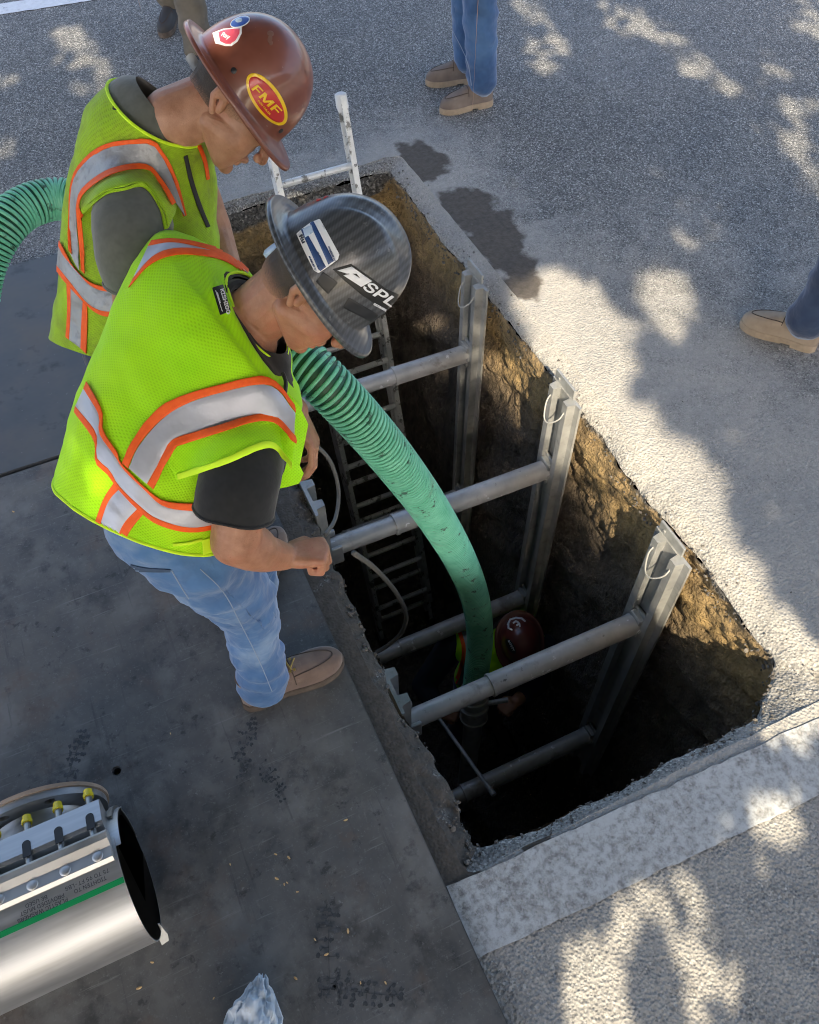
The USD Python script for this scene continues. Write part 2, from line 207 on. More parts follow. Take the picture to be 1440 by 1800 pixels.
def vest_cloth(name, a, b, hole, dirt=0.0):
    """Knitted mesh: rows of small openings laid in the cloth's own st coordinates (metres)."""
    N = {'st': ('attribute', dict(attribute='st')), 'mp': ('mapping', dict(scale=(1, 1, 1), rotation=(0, 0, .785))), 'sc': ('vector_math', dict(vector_math_type='scale') if False else dict(math_type='scale', scale=1.0)),
         'v': ('voronoi_texture', dict(scale=235, dimensions='2D', randomness=.10)), 'm': ('map_range', dict(range_type='smoothstep', from_min=.12, from_max=.42, to_min=1, to_max=0)),
         'g': ('geometry', {}), 'n': ('noise_texture', dict(scale=4.5, detail=5.0)), 'r': ('rgb_ramp', dict(ramp=[(.3, a), (.7, b)])), 'h': ('mix', dict(color2=hole)), 'hm': ('math', dict(math_type='multiply', value2=.28)),
         'dn': ('noise_texture', dict(scale=9, detail=7.0, roughness=.7)), 'dm': ('map_range', dict(from_min=.42, from_max=.72, to_min=0, to_max=dirt)), 'dx': ('mix', dict(color2=(.16, .19, .03))),
         'n2': ('noise_texture', dict(scale=7, detail=3.0)), 'b0': ('bump', dict(strength=.5, distance=.03)), 'b': ('bump', dict(strength=.35, distance=.002, invert=True)), 'p': ('principled_bsdf', dict(roughness=.72, specular_ior_level=.3, sheen_weight=.1)),
         't': ('translucent_bsdf', {}), 'mx': ('mix_closure', dict(fac=.12))}
    del N['sc']
    L = [('st.vector', 'mp.vector'), ('mp.vector', 'v.vector'), ('v.distance', 'm.value'), ('g.position', 'n.vector'), ('n.fac', 'r.fac'), ('r.color', 'h.color1'), ('m.result', 'hm.value1'), ('hm.value', 'h.fac'),
         ('g.position', 'dn.vector'), ('dn.fac', 'dm.value'), ('dm.result', 'dx.fac'), ('h.color', 'dx.color1'), ('dx.color', 'p.base_color'), ('g.position', 'n2.vector'), ('n2.fac', 'b0.height'),
         ('m.result', 'b.height'), ('b0.normal', 'b.normal'), ('b.normal', 'p.normal'), ('dx.color', 't.color'), ('p.BSDF', 'mx.closure1'), ('t.BSDF', 'mx.closure2')]
    LOOK[name] = usdkit.material(stage, f'/World/Looks/{name}', N, L, surface='mx.closure')
vest_cloth('vest_bright', (.42, .97, .003), (.54, 1.0, .006), (.20, .55, .002))
vest_cloth('vest_dirty', (.36, .62, .012), (.47, .74, .02), (.13, .28, .006), .8)

def carbon(name):
    """Carbon-fibre twill: fine slanted bands in the shell's own st coordinates."""
    N = {'st': ('attribute', dict(attribute='st')), 'w': ('wave_texture', dict(bands_direction='x', scale=25.0, distortion=.25, detail=2.0)), 'w2': ('wave_texture', dict(bands_direction='diagonal', scale=95.0)),
         'r': ('rgb_ramp', dict(ramp=[(.2, (.045, .049, .055)), (.8, (.085, .092, .102))])), 'm': ('mix', dict(fac=.25, mix_type='multiply')), 'g': ('geometry', {}), 'n': ('noise_texture', dict(scale=60, detail=4.0)),
         'd': ('map_range', dict(from_min=.66, from_max=.74, to_min=0, to_max=.5)), 'x': ('mix', dict(color2=(.3, .3, .3))),
         'p': ('principled_bsdf', dict(roughness=.34, coat_weight=.7, coat_roughness=.2, specular_ior_level=.6))}
    L = [('st.vector', 'w.vector'), ('st.vector', 'w2.vector'), ('w.fac', 'r.fac'), ('r.color', 'm.color1'), ('w2.color', 'm.color2'), ('g.position', 'n.vector'), ('n.fac', 'd.value'), ('d.result', 'x.fac'), ('m.color', 'x.color1'), ('x.color', 'p.base_color')]
    LOOK[name] = usdkit.material(stage, f'/World/Looks/{name}', N, L, surface='p.BSDF')
carbon('hat_carbon')
def hair_look(name, hair, skin_c):
    N = {'a': ('attribute', dict(attribute='fade')), 'g': ('geometry', {}), 'n': ('noise_texture', dict(scale=420, detail=3.0)), 'k': ('math', dict(math_type='multiply_add', value2=.9, value3=-.45)), 's': ('math', dict(math_type='add')), 'm': ('map_range', dict(range_type='smoothstep', from_min=.15, from_max=.95, to_min=0, to_max=1)),
         'x': ('mix', dict(color1=skin_c)), 'r': ('rgb_ramp', dict(ramp=[(.3, tuple(.6 * c for c in hair)), (.7, tuple(1.5 * c for c in hair))])), 'b': ('bump', dict(strength=.5, distance=.003)), 'p': ('principled_bsdf', dict(roughness=.65))}
    L = [('g.position', 'n.vector'), ('n.fac', 'k.value1'), ('a.fac', 's.value1'), ('k.value', 's.value2'), ('s.value', 'm.value'), ('m.result', 'x.fac'), ('n.fac', 'r.fac'), ('r.color', 'x.color2'), ('x.color', 'p.base_color'), ('n.fac', 'b.height'), ('b.normal', 'p.normal')]
    LOOK[name] = usdkit.material(stage, f'/World/Looks/{name}', N, L, surface='p.BSDF')
hair_look('hair_brown', (.032, .023, .017), (.37, .20, .125)); hair_look('hair_fade', (.045, .031, .022), (.32, .16, .095))
LOOK['leaf'] = usdkit.material(stage, '/World/Looks/leaf', {'p': ('principled_bsdf', dict(base_color=(.06, .10, .03), roughness=.6)), 't': ('translucent_bsdf', dict(color=(.10, .16, .03))), 'm': ('mix_closure', dict(fac=.2))},
    [('p.BSDF', 'm.closure1'), ('t.BSDF', 'm.closure2')], surface='m.closure')
LOOK['liner_grid'] = usdkit.material(stage, '/World/Looks/liner_grid', {'st': ('attribute', dict(attribute='st')), 'v': ('voronoi_texture', dict(scale=105, dimensions='2D', randomness=0.0, metric='chebychev')),
    'm': ('map_range', dict(from_min=.36, from_max=.44, to_min=0, to_max=1)), 'b': ('bump', dict(strength=.9, distance=.004, invert=True)), 'r': ('rgb_ramp', dict(ramp=[(0, (.20, .21, .22)), (1, (.06, .063, .068))])), 'p': ('principled_bsdf', dict(roughness=.5))},
    [('st.vector', 'v.vector'), ('v.distance', 'm.value'), ('m.result', 'b.height'), ('b.normal', 'p.normal'), ('m.result', 'r.fac'), ('r.color', 'p.base_color')], surface='p.BSDF')

# ------------------------------------------------------------------ prims
USED = {}
def path_for(parent, name):
    base = parent + '/' + name; n = USED.get(base, -1) + 1; USED[base] = n
    return base if n == 0 else f'{base}_{n:03d}'
BASE = {}
def tag(prim, label=None, cat=None, group=None, kind=None):
    for k, v in (('label', label), ('category', cat), ('group', group), ('kind', kind)):
        if v: prim.SetCustomDataByKey(k, v)
    return prim
def thing(name, label, cat, base=(0, 0, 0), group=None, kind=None):
    x = UsdGeom.Xform.Define(stage, path_for('/World', name)); x.AddTranslateOp().Set(Gf.Vec3d(*map(float, base)))
    BASE[x.GetPath()] = np.asarray(base, float); return tag(x.GetPrim(), label, cat, group, kind)
def tri(mesh):
    if isinstance(mesh, list): mesh = trimesh.util.concatenate([tri(m) for m in mesh])
    v, f, _ = meshkit.arrays(mesh, False); return trimesh.Trimesh(v, f, process=False)
def part(name, mesh, material, parent=None, label=None, cat=None, smooth=40, uv=None, group=None, kind=None, attrs=None):
    """mesh (world coordinates) as one Mesh prim under parent (or under /World)."""
    v, f, _ = meshkit.arrays(tri(mesh) if isinstance(mesh, list) else mesh, False)
    pth = '/World'; off = np.zeros(3)
    if parent is not None:
        pth = str(parent.GetPath()); q = parent
        while q.GetPath() not in BASE: q = q.GetParent()
        off = BASE[q.GetPath()]
    if uv is not None or attrs: smooth = True
    m = usdkit.mesh(stage, path_for(pth, name), trimesh.Trimesh(v - off, f, process=False), LOOK[material], smooth=smooth, uv=uv)
    for k, a in (attrs or {}).items():
        UsdGeom.PrimvarsAPI(m).CreatePrimvar(k, Sdf.ValueTypeNames.FloatArray, 'vertex').Set(Vt.FloatArray.FromNumpy(np.asarray(a, np.float32)))
    return tag(m.GetPrim(), label, cat, group, kind)

# ------------------------------------------------------------------ shapes
def catmull(P, n):
    P = np.asarray(P, float); k = len(P)
    if k < 3: return np.array([P[0] + (P[-1] - P[0]) * t for t in np.linspace(0, 1, n)])
    from scipy.interpolate import PchipInterpolator
    d = np.r_[0, np.cumsum(np.maximum(np.linalg.norm(np.diff(P, axis=0).reshape(k - 1, -1), axis=1), 1e-6))]
    from scipy.interpolate import make_interp_spline
    return PchipInterpolator(d, P)(np.linspace(0, d[-1], n)) if k < 4 else (make_interp_spline(d, P, k=3)(np.linspace(0, d[-1], n)) if False else PchipInterpolator(d, P)(np.linspace(0, d[-1], n)))
def spline(P, n):
    """Smooth curve through points, arc-length sampled."""
    P = np.asarray(P, float); k = len(P)
    if k == 2: return np.array([P[0] + (P[1] - P[0]) * t for t in np.linspace(0, 1, n)])
    E = np.vstack([2 * P[0] - P[1], P, 2 * P[-1] - P[-2]]); out = []
    for i in range(k - 1):
        p0, p1, p2, p3 = E[i:i + 4]
        for t in np.linspace(0, 1, 24, endpoint=(i == k - 2)):
            out.append(.5 * (2 * p1 + (p2 - p0) * t + (2 * p0 - 5 * p1 + 4 * p2 - p3) * t * t + (3 * p1 - p0 - 3 * p2 + p3) * t ** 3))
    out = np.array(out); d = np.r_[0, np.cumsum(np.linalg.norm(np.diff(out[:, :3], axis=0), axis=1))]
    s = np.linspace(0, d[-1], n)
    return np.stack([np.interp(s, d, out[:, j]) for j in range(out.shape[1])], 1)
def skin(rings, closed=True, cap=(True, True)):
    """Rings (k, n, 3) joined by quads; returns a trimesh."""
    R = np.asarray(rings, float); k, n = R.shape[:2]; f = []
    m = n if closed else n - 1
    i, j = np.meshgrid(np.arange(k - 1), np.arange(m), indexing='ij'); a = i * n + j; b = i * n + (j + 1) % n; c = a + n; d = b + n
    f = np.concatenate([np.stack([a, b, d], -1).reshape(-1, 3), np.stack([a, d, c], -1).reshape(-1, 3)])
    v = R.reshape(-1, 3); extra = []
    for which, on in zip((0, k - 1), cap):
        if closed and on:
            ci = len(v) + len(extra); extra.append(R[which].mean(0)); j = np.arange(n); q = which * n
            f = np.vstack([f, np.stack([np.full(n, ci), q + (j + 1) % n, q + j], 1) if which == 0 else np.stack([np.full(n, ci), q + j, q + (j + 1) % n], 1)])
    return trimesh.Trimesh(np.vstack([v] + [e[None] for e in extra]) if extra else v, f, process=False)
def frames(path):
    T = np.gradient(path, axis=0); T /= np.linalg.norm(T, axis=1, keepdims=True)
    up = V(0, 0, 1) if abs(T[0, 2]) < .9 else V(0, 1, 0)
    N = np.zeros_like(path); N[0] = unit(np.cross(T[0], up))
    for i in range(1, len(path)): N[i] = unit(N[i - 1] - T[i] * N[i - 1].dot(T[i]))
    return T, N, np.cross(T, N)
def tube(path, r, n=12, cap=True):
    path = np.asarray(path, float); T, N, B = frames(path); r = np.broadcast_to(np.asarray(r, float), (len(path),))
    th = np.linspace(0, 2 * np.pi, n, endpoint=False)
    return skin(path[:, None] + r[:, None, None] * (np.cos(th)[None, :, None] * N[:, None] + np.sin(th)[None, :, None] * B[:, None]), cap=(cap, cap))
def cyl(a, b, r, n=20): return tube(np.array([a, V(*a) + (V(*b) - V(*a)) * .02, V(*a) + (V(*b) - V(*a)) * .98, b]), [r * .94, r, r, r * .94], n)
def box(lo, hi, bev=0.0):
    lo, hi = V(*lo), V(*hi)
    if bev <= 0:
        return trimesh.creation.box(extents=hi - lo, transform=trimesh.transformations.translation_matrix((lo + hi) / 2))
    pts = [[(lo, hi)[(i >> a) & 1][a] + (bev if not (i >> a) & 1 else -bev) * (a != k) for a in range(3)] for i in range(8) for k in range(3)]
    return tri(m3.Manifold.hull_points(np.array(pts)))
def place(mesh, o, X, Y, Z):
    m = tri(mesh); m.vertices = np.asarray(o) + m.vertices @ np.stack([X, Y, Z]); return m
def ball(c, r): return m3.Manifold.sphere(float(r), 24).translate(tuple(map(float, c)))
def bones(segs, edge=.016, it=8, noise=None, seed=0):
    """segs: ((point, radius), (point, radius), ...) hulls, unioned, refined, smoothed."""
    M = None
    for s in segs:
        h = m3.Manifold.batch_hull([ball(p, r) for p, r in s]) if len(s) > 1 else ball(*s[0])
        M = h if M is None else M + h
    m = tri(M.refine_to_length(edge)); m.merge_vertices()
    trimesh.smoothing.filter_taubin(m, .5, .52, it)
    if noise:
        for sc, amp in noise:
            d = meshkit.fbm(m.vertices * sc, 3, seed) - .5; m.vertices = m.vertices + m.vertex_normals * (d * 2 * amp)[:, None]
    return m
def hemmed(m, z):
    """Cuts the legs level at z and returns them with the stitched hems."""
    m.merge_vertices(); m = trimesh.intersections.slice_mesh_plane(m, (0, 0, 1), (0, 0, z)); out = []
    for dz, r in ((.002, .0028), (.016, .0012)):
        sec = m.section((0, 0, 1), (0, 0, z + dz))
        if sec is None: continue
        for P in sec.discrete:
            if len(P) > 12: out.append(tube(spline(P[::max(1, len(P) // 40)].tolist() + [P[0].tolist()], 60), r, 6, False))
    return m, out
def folds(m, amp=.012, sc=(4, 4, 15), seed=0, lo=None):
    """Creases across a sleeve or leg."""
    v = np.asarray(m.vertices); w = meshkit.noise(v * 4.0, seed + 5); d = meshkit.fbm(v * np.array(sc) + (v[:, [0]] + v[:, [1]]) * V(0, 0, 5), 2, seed) - .5; d = np.where(d > 0, d, d * .5)
    m.vertices = v + np.asarray(m.vertex_normals) * (amp * (.2 + 1.2 * w) * d)[:, None]; return m
def cast(mesh, O, D):
    """Nearest hit of each ray on the mesh: points, unit normals, ok."""
    v, f = np.asarray(mesh.vertices), np.asarray(mesh.faces); vn = np.asarray(mesh.vertex_normals)
    a, e1, e2 = v[f[:, 0]], v[f[:, 1]] - v[f[:, 0]], v[f[:, 2]] - v[f[:, 0]]
    P, Nn, ok = np.zeros_like(D), np.zeros_like(D), np.zeros(len(D), bool)
    dirs = D / np.linalg.norm(D, axis=1, keepdims=True)
    if len(D) > 1:
        md = unit(dirs.mean(0)); spread = np.arccos(np.clip((dirs @ md).min(), -1, 1)); w = a + (e1 + e2) / 3 - O; dd = np.linalg.norm(w, axis=1); rr = np.maximum(np.linalg.norm(e1, axis=1), np.linalg.norm(e2, axis=1))
        sel = np.arccos(np.clip(w @ md / dd, -1, 1)) < spread + rr / dd + 1e-3; f, a, e1, e2 = f[sel], a[sel], e1[sel], e2[sel]
        if not len(f): return P, Nn, ok
    cen = a + (e1 + e2) / 3; rad = np.maximum(np.linalg.norm(e1, axis=1), np.linalg.norm(e2, axis=1))
    for i, d in enumerate(dirs):
        w = cen - O; t0 = w @ d; near = np.nonzero((np.einsum('ij,ij->i', w, w) - t0 * t0) < rad * rad)[0]
        if not len(near): continue
        h = np.cross(d, e2[near]); det = np.einsum('ij,ij->i', e1[near], h); det[np.abs(det) < 1e-14] = 1e-14
        s = O - a[near]; u = np.einsum('ij,ij->i', s, h) / det; q = np.cross(s, e1[near]); w2 = q @ d / det; t = np.einsum('ij,ij->i', e2[near], q) / det
        hit = (u >= -1e-6) & (w2 >= -1e-6) & (u + w2 <= 1 + 1e-6) & (t > 1e-4)
        if hit.any():
            k = np.nonzero(hit)[0][np.argmin(t[hit])]; F = f[near[k]]
            P[i] = O + d * t[k]; n = unit(vn[F[0]] * (1 - u[k] - w2[k]) + vn[F[1]] * u[k] + vn[F[2]] * w2[k]); Nn[i] = n if n.dot(d) < 0 else -n; ok[i] = True
    return P, Nn, ok
def resample(P, n):
    P = np.asarray(P, float); P = spline(P, 120) if len(P) > 2 else P
    d = np.r_[0, np.cumsum(np.linalg.norm(np.diff(P, axis=0), axis=1))]; s = np.linspace(0, d[-1], n)
    return np.stack([np.interp(s, d, P[:, 0]), np.interp(s, d, P[:, 1])], 1)
def shell(P, N, ok, k, n, off, thick):
    """A thin cloth on the grid of points P (k x n): outer and inner sheet and a rim."""
    outer, inner = P + N * (off + thick), P + N * off
    idx = np.arange(k * n).reshape(k, n); a, b, c, d = idx[:-1, :-1], idx[:-1, 1:], idx[1:, :-1], idx[1:, 1:]
    q = np.stack([a, b, d, c], -1).reshape(-1, 4); q = q[ok[q].all(1)]
    if len(q):
        ed = np.linalg.norm(outer[q[:, 0]] - outer[q[:, 2]], axis=1); q = q[ed < 6 * np.median(ed)]
    f = np.vstack([q[:, [0, 1, 2]], q[:, [0, 2, 3]]])
    fo, fi = f, f[:, ::-1] + k * n
    e = np.vstack([q[:, [0, 1]], q[:, [1, 2]], q[:, [2, 3]], q[:, [3, 0]]]); key = {}
    for x, y in e: key[(min(x, y), max(x, y))] = key.get((min(x, y), max(x, y)), []) + [(x, y)]
    rim = [(x, y) for l in key.values() if len(l) == 1 for x, y in l]
    fr = np.array([[y, x, x + k * n] for x, y in rim] + [[y, x + k * n, y + k * n] for x, y in rim]) if rim else np.zeros((0, 3), int)
    m = trimesh.Trimesh(np.vstack([outer, inner]), np.vstack([fo, fi, fr]), process=False)
    # outward?
    if len(q) and (np.einsum('ij,ij->i', m.face_normals[:len(fo)], N[fo[:, 0]]).mean() < 0): m.invert()
    m.remove_unreferenced_vertices(); return m
def flap(target, A, B, n=40, k=10, off=.004, thick=.003, it=30):
    """Like ribbon, but a taut cloth: it spans hollows instead of following them."""
    a, b = resample(A, n), resample(B, n); t = np.linspace(0, 1, k)[:, None, None]; g = (a * (1 - t) + b * t).reshape(-1, 2)
    D = np.array([ray(*p) for p in g]); D /= np.linalg.norm(D, axis=1, keepdims=True); P, N, ok = cast(target, EYE, D)
    d = np.linalg.norm(P - EYE, axis=1); d[~ok] = np.median(d[ok]) if ok.any() else 2; d = d.reshape(k, n); med = np.median(d); d = np.clip(d, med - .12, med + .10)
    pad = lambda x: np.pad(x, 1, mode='edge')
    for _ in range(it):
        q = pad(d); d = np.minimum(d, (q[:-2, 1:-1] + q[2:, 1:-1] + q[1:-1, :-2] + q[1:-1, 2:]) / 4 + .0004)
    P = (EYE + D * d.reshape(-1, 1)).reshape(k, n, 3); gu, gv = np.gradient(P, axis=0), np.gradient(P, axis=1); N = np.cross(gu, gv).reshape(-1, 3); N /= np.maximum(np.linalg.norm(N, axis=1, keepdims=True), 1e-9); N[(N * D).sum(1) > 0] *= -1
    return shell(P.reshape(-1, 3), N, np.ones(k * n, bool), k, n, off, thick)
def ribbon(target, A, B, n=24, k=5, off=.0015, thick=.0018):
    """A band between the two outlines A and B (both seen from the camera's side) lying on target."""
    a, b = resample(A, n), resample(B, n); t = np.linspace(0, 1, k)[:, None, None]
    g = (a * (1 - t) + b * t).reshape(-1, 2); P, N, ok = cast(target, EYE, np.array([ray(*p) for p in g]))
    return shell(P, N, ok, k, n, off, thick)
def smooth_tree_mesh(m):
    return m
def decal(target, poly, off=.0006, thick=.0008, step=6.0):
    """A flat shape (shapely polygon in view units) laid on target, seen from the camera's side."""
    polys = list(getattr(poly, 'geoms', [poly])); out = []
    for p in polys:
        p = p.segmentize(step); x0, y0, x1, y1 = p.bounds; pts = [np.array(p.exterior.coords[:-1])] + [np.array(h.coords[:-1]) for h in p.interiors]
        gx, gy = np.meshgrid(np.arange(x0 + step / 2, x1, step), np.arange(y0 + step / 2, y1, step)); gp = np.stack([gx.ravel(), gy.ravel()], 1)
        inner = p.buffer(-step * .35); gp = gp[shapely.contains_xy(inner, gp[:, 0], gp[:, 1])] if len(gp) else gp
        allp = np.vstack(pts + [gp]); dl = Delaunay(allp); t = dl.simplices; c = allp[t].mean(1); t = t[shapely.contains_xy(p, c[:, 0], c[:, 1])]
        P, N, ok = cast(target, EYE, np.array([ray(*q) for q in allp])); t = t[ok[t].all(1)]
        if not len(t): continue
        n0 = len(allp); top = P + N * (off + thick); e = {}
        for a, b, c_ in t:
            for x, y in ((a, b), (b, c_), (c_, a)): e.setdefault((min(x, y), max(x, y)), []).append((x, y))
        rim = [l[0] for l in e.values() if len(l) == 1]
        f = np.vstack([t, np.array([[y, x, x + n0] for x, y in rim] + [[y, x + n0, y + n0] for x, y in rim])])
        m = trimesh.Trimesh(np.vstack([top, P + N * (off * .2)]), f, process=False)
        if np.einsum('ij,ij->i', m.face_normals[:len(t)], N[t[:, 0]]).mean() < 0: m.invert()
        m.remove_unreferenced_vertices(); out.append(m)
    return trimesh.util.concatenate(out)
def ellipse(cx, cy, a, b, ang, n=48):
    t = np.linspace(0, 2 * np.pi, n, endpoint=False); c, s = math.cos(ang), math.sin(ang)
    return sg.Polygon(np.stack([cx + a * np.cos(t) * c - b * np.sin(t) * s, cy + a * np.cos(t) * s + b * np.sin(t) * c], 1))
def letters(text, bold=True):
    """The outline of a word as a shapely shape, y up, capitals 1 high, starting at x = 0."""
    m = meshkit.text_mesh(text, 1.0, depth=.1, bold=bold); f = m.faces[m.face_normals[:, 2] > .9]
    return shapely.union_all([sg.Polygon(m.vertices[t][:, :2]) for t in f]).buffer(.004)
def set_text(text, o, X, Y, bold=True, shear=0.0):
    """Letters placed with their start at o, one capital height along Y, reading along X (in view units)."""
    p = letters(text, bold); w = p.bounds[2]
    return shapely.affinity.affine_transform(p, [X[0], Y[0] + shear * X[0], X[1], Y[1] + shear * X[1], o[0], o[1]])
import shapely.affinity

# ------------------------------------------------------------------ the trench, the road round it, the plates
FLOOR = -3.1
XL, XR, YN, YF = .385, 1.52, .485, 3.66
def perimeter(n=560):
    r = .035; rect = sg.Polygon([(XL + r, YN + r), (1.33, YN + r), (XR - r, .64), (XR - r, YF - r), (XL + r, YF - r)]).buffer(r, quad_segs=8).exterior
    s = np.linspace(0, rect.length, n, endpoint=False); P = np.array([rect.interpolate(x).coords[0] for x in s])
    if not rect.is_ccw: P = P[::-1]
    T = np.roll(P, -1, 0) - np.roll(P, 1, 0); T /= np.linalg.norm(T, axis=1, keepdims=True)
    return P, np.stack([T[:, 1], -T[:, 0]], 1), s                   # outward normals
PP, PN, PS = perimeter()
n_per = len(PP)
loop3 = np.concatenate([PP, np.zeros((n_per, 1))], 1)
wob = (meshkit.fbm(loop3 * 3.0, 3, 5) - .5) * .07 + (meshkit.fbm(loop3 * 17, 3, 6) - .5) * .035
right, near, far, left = PN[:, 0] > .7, PN[:, 1] < -.7, PN[:, 1] > .7, PN[:, 0] < -.7
LW = np.full(n_per, .055); LW[right] = .095; LW[left] = .05; LW[far] = .03; LW[near] = np.interp(PP[near, 0], [.4, .8, 1.1, 1.5], [.03, .035, .05, .10])
ker = np.ones(25) / 25; LW = np.convolve(np.r_[LW[-12:], LW, LW[:12]], ker, 'valid')
EDGE = PP + PN * (wob * np.where(right | far, .55, 1.0))[:, None]   # ragged broken edge
XO0, XO1, YO0, YO1 = XL - .055, XR + .085, YN - .038, YF + .045      # the saw cut, square cornered
OUT = np.stack([np.interp(PP[:, 0], [XL, XR], [XO0, XO1]), np.interp(PP[:, 1], [YN, YF], [YO0, YO1])], 1)
cham = (PP[:, 0] > 1.335) & (PP[:, 1] < .635)
tc = np.clip(((PP[:, 0] - 1.335) / (XR - .0 - 1.335) + (PP[:, 1] - YN) / (.635 - YN)) / 2, 0, 1); xa, yb = np.interp(1.335, [XL, XR], [XO0, XO1]), np.interp(.635, [YN, YF], [YO0, YO1])
OUT[cham] = np.where((tc < .5)[cham, None], np.stack([xa + (XO1 - xa) * 2 * tc, YO0 + 0 * tc], 1)[cham], np.stack([XO1 + 0 * tc, YO0 + (yb - YO0) * (2 * tc - 1)], 1)[cham])
OUT = OUT + PN * ((meshkit.fbm(loop3 * 9, 3, 8) - .5) * np.where(far | left, .05, .012) * ~cham)[:, None]
lip = [np.c_[OUT, np.zeros(n_per)]]
for t, z in ((.02, -.004), (.12, -.006), (.25, -.009), (.38, -.012), (.5, -.015), (.62, -.019), (.75, -.023), (.88, -.028), (.97, -.034), (1.0, -.042)):
    p = OUT * (1 - t) + EDGE * t; lip.append(np.c_[p, z + (meshkit.fbm(np.c_[p, np.zeros(n_per)] * 24, 4, 9) - .5) * (.010 + .016 * t) * np.where(left | cham, 1.9, np.where(right, .7, 1.2))])
lipm = skin(np.array(lip), cap=(False, False)); lipm.invert()
dz_ = np.where(right, .95, np.where(near | cham, .62, np.where(far, .5, -.05))); dz_ = np.convolve(np.r_[dz_[-6:], dz_, dz_[:6]], np.ones(13) / 13, 'valid')
part('trench_lip', lipm, 'asphalt', label='ragged slurry-covered lip round the trench', kind='structure', attrs={'dust': np.tile(dz_, len(lip)) - np.repeat(np.linspace(0, .45, len(lip)), n_per) * np.tile(np.where(right, .8, .5), len(lip)), 'wet': np.tile(np.where(left, .66, np.where(cham, .3, .1)), len(lip))})
rings = []; PAVE = 0
zs = np.r_[np.linspace(-.043, -.30, 20), np.linspace(-.315, -1.2, 52), np.linspace(-1.23, FLOOR - .06, 44)]
for z in zs:
    q = np.c_[EDGE, np.full(n_per, z)]
    lay = np.clip((-z - np.where(far, .15, .06)) / .05, 0, 1)                           # soil below the asphalt is scooped back a little
    streak = np.stack([q[:, 0] * 2.2, q[:, 1] * 2.2 + z * .9, q[:, 2] * 7 + q[:, 1] * 3 + q[:, 0] * 3], 1)
    d = (1 - lay) * (meshkit.fbm(q * 28, 3, 12) - .5) * .045 + lay * (.02 + (meshkit.fbm(q * 2.4, 3, 13) - .5) * .11 + (meshkit.fbm(streak, 4, 14) - .5) * .10 + (meshkit.fbm(q * 26, 3, 15) - .5) * .045)
    d = d + lay * np.where(near | left, .03, 0) - .05 * np.clip((-z - 1.2) / 1.7, 0, 1)
    d = d + PAVE * (1 - lay); base = EDGE * (1 - .8 * lay)[:, None] + (PP) * (.8 * lay)[:, None]
    rings.append(np.c_[base + PN * d[:, None], np.full(n_per, z) + (meshkit.fbm(q * 30, 2, 16) - .5) * .012])
wall = skin(np.array(rings), cap=(False, False)); wall.invert()
thick = np.where(far, .16, np.where(right, .052, .09)) + (meshkit.fbm(loop3 * 6, 3, 18) - .5) * np.where(right, .07, .05); thick = np.convolve(np.r_[thick[-3:], thick, thick[:3]], np.ones(7) / 7, 'valid')
paved = np.concatenate([np.clip((r_[:, 2] + thick) / .012 + .5, 0, 1) for r_ in rings])
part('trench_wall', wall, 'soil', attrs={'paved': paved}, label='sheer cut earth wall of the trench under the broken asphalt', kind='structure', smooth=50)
gx, gy = np.meshgrid(np.arange(.2, 1.75, .03), np.arange(.3, 3.9, .03), indexing='ij'); fl = np.stack([gx, gy, FLOOR + (meshkit.fbm(np.stack([gx, gy, gx * 0], -1) * 4, 4, 3) - .5) * .22], -1)
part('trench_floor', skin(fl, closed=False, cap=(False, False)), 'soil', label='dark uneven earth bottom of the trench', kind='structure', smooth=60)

def tess(outline_hole, boxes, outer):
    pts = [outline_hole]
    hole = sg.Polygon(outline_hole); ring = hole.exterior; done = None
    for (x0, y0, x1, y1, st) in boxes:
        gx, gy = np.meshgrid(np.arange(x0, x1 + 1e-6, st), np.arange(y0, y1 + 1e-6, st)); g = np.stack([gx.ravel(), gy.ravel()], 1) + (rng.random((gx.size, 2)) - .5) * st * .3
        g = g[~shapely.contains_xy(hole.buffer(.022), g[:, 0], g[:, 1])]
        if done is not None: g = g[~shapely.contains_xy(done, g[:, 0], g[:, 1])]
        pts.append(g); b = sg.box(x0 - st, y0 - st, x1 + st, y1 + st); done = b if done is None else done.union(b)
    pts.append(np.array(outer)); a = np.vstack(pts); t = Delaunay(a).simplices; c = a[t].mean(1)
    return a, t[~shapely.contains_xy(hole, c[:, 0], c[:, 1])]
ga, gt = tess(OUT, [(.15, -.1, 2.4, 4.2, .022), (-1, -.6, 4.2, 6.8, .09), (-8, -8, 12, 18, .8)], [(x, y) for x in (-60, 0, 60) for y in (-60, 0, 60) if (x, y) != (0, 0)])
p3 = np.c_[ga, np.zeros(len(ga))]
hx, hy = ga[:, 0], ga[:, 1]
dist = np.maximum(np.maximum(XL - hx, hx - XR), np.maximum(YN - hy, hy - YF)).clip(0); side = np.hypot(np.maximum(np.maximum(XL - hx, hx - XR), 0), np.maximum(np.maximum(YN - hy, hy - YF), 0))
dust = np.exp(-(side / (.50 + .25 * (hy < 2.9) * (hx > 1.4))) ** 1.4) * 1.05
dust = np.maximum(dust, .85 * np.exp(-((hx - 1.8) / .75) ** 4) * np.exp(-((hy - 1.2) / 1.35) ** 4) * (hx > 1.3))
dust = np.maximum(dust, .50 * np.exp(-((hx - 2.4) / 1.1) ** 4) * np.exp(-((hy - 1.4) / 2.1) ** 4)); dust = np.maximum(dust, .66 * (hy < .45) * (hx > .2) * np.exp(-((hx - 1.0) / 1.6) ** 4))
dust = np.maximum(dust, .35 * np.exp(-((hx - 3.1) / .8) ** 2 - ((hy - 4.1) / .8) ** 2))
dust = np.where((hx < .36) & (hy > .46) & (hy < 3.65), .06, dust); dust = np.clip(dust + (meshkit.fbm(p3 * 1.6, 4, 21) - .5) * .5 - .04, 0, 1)
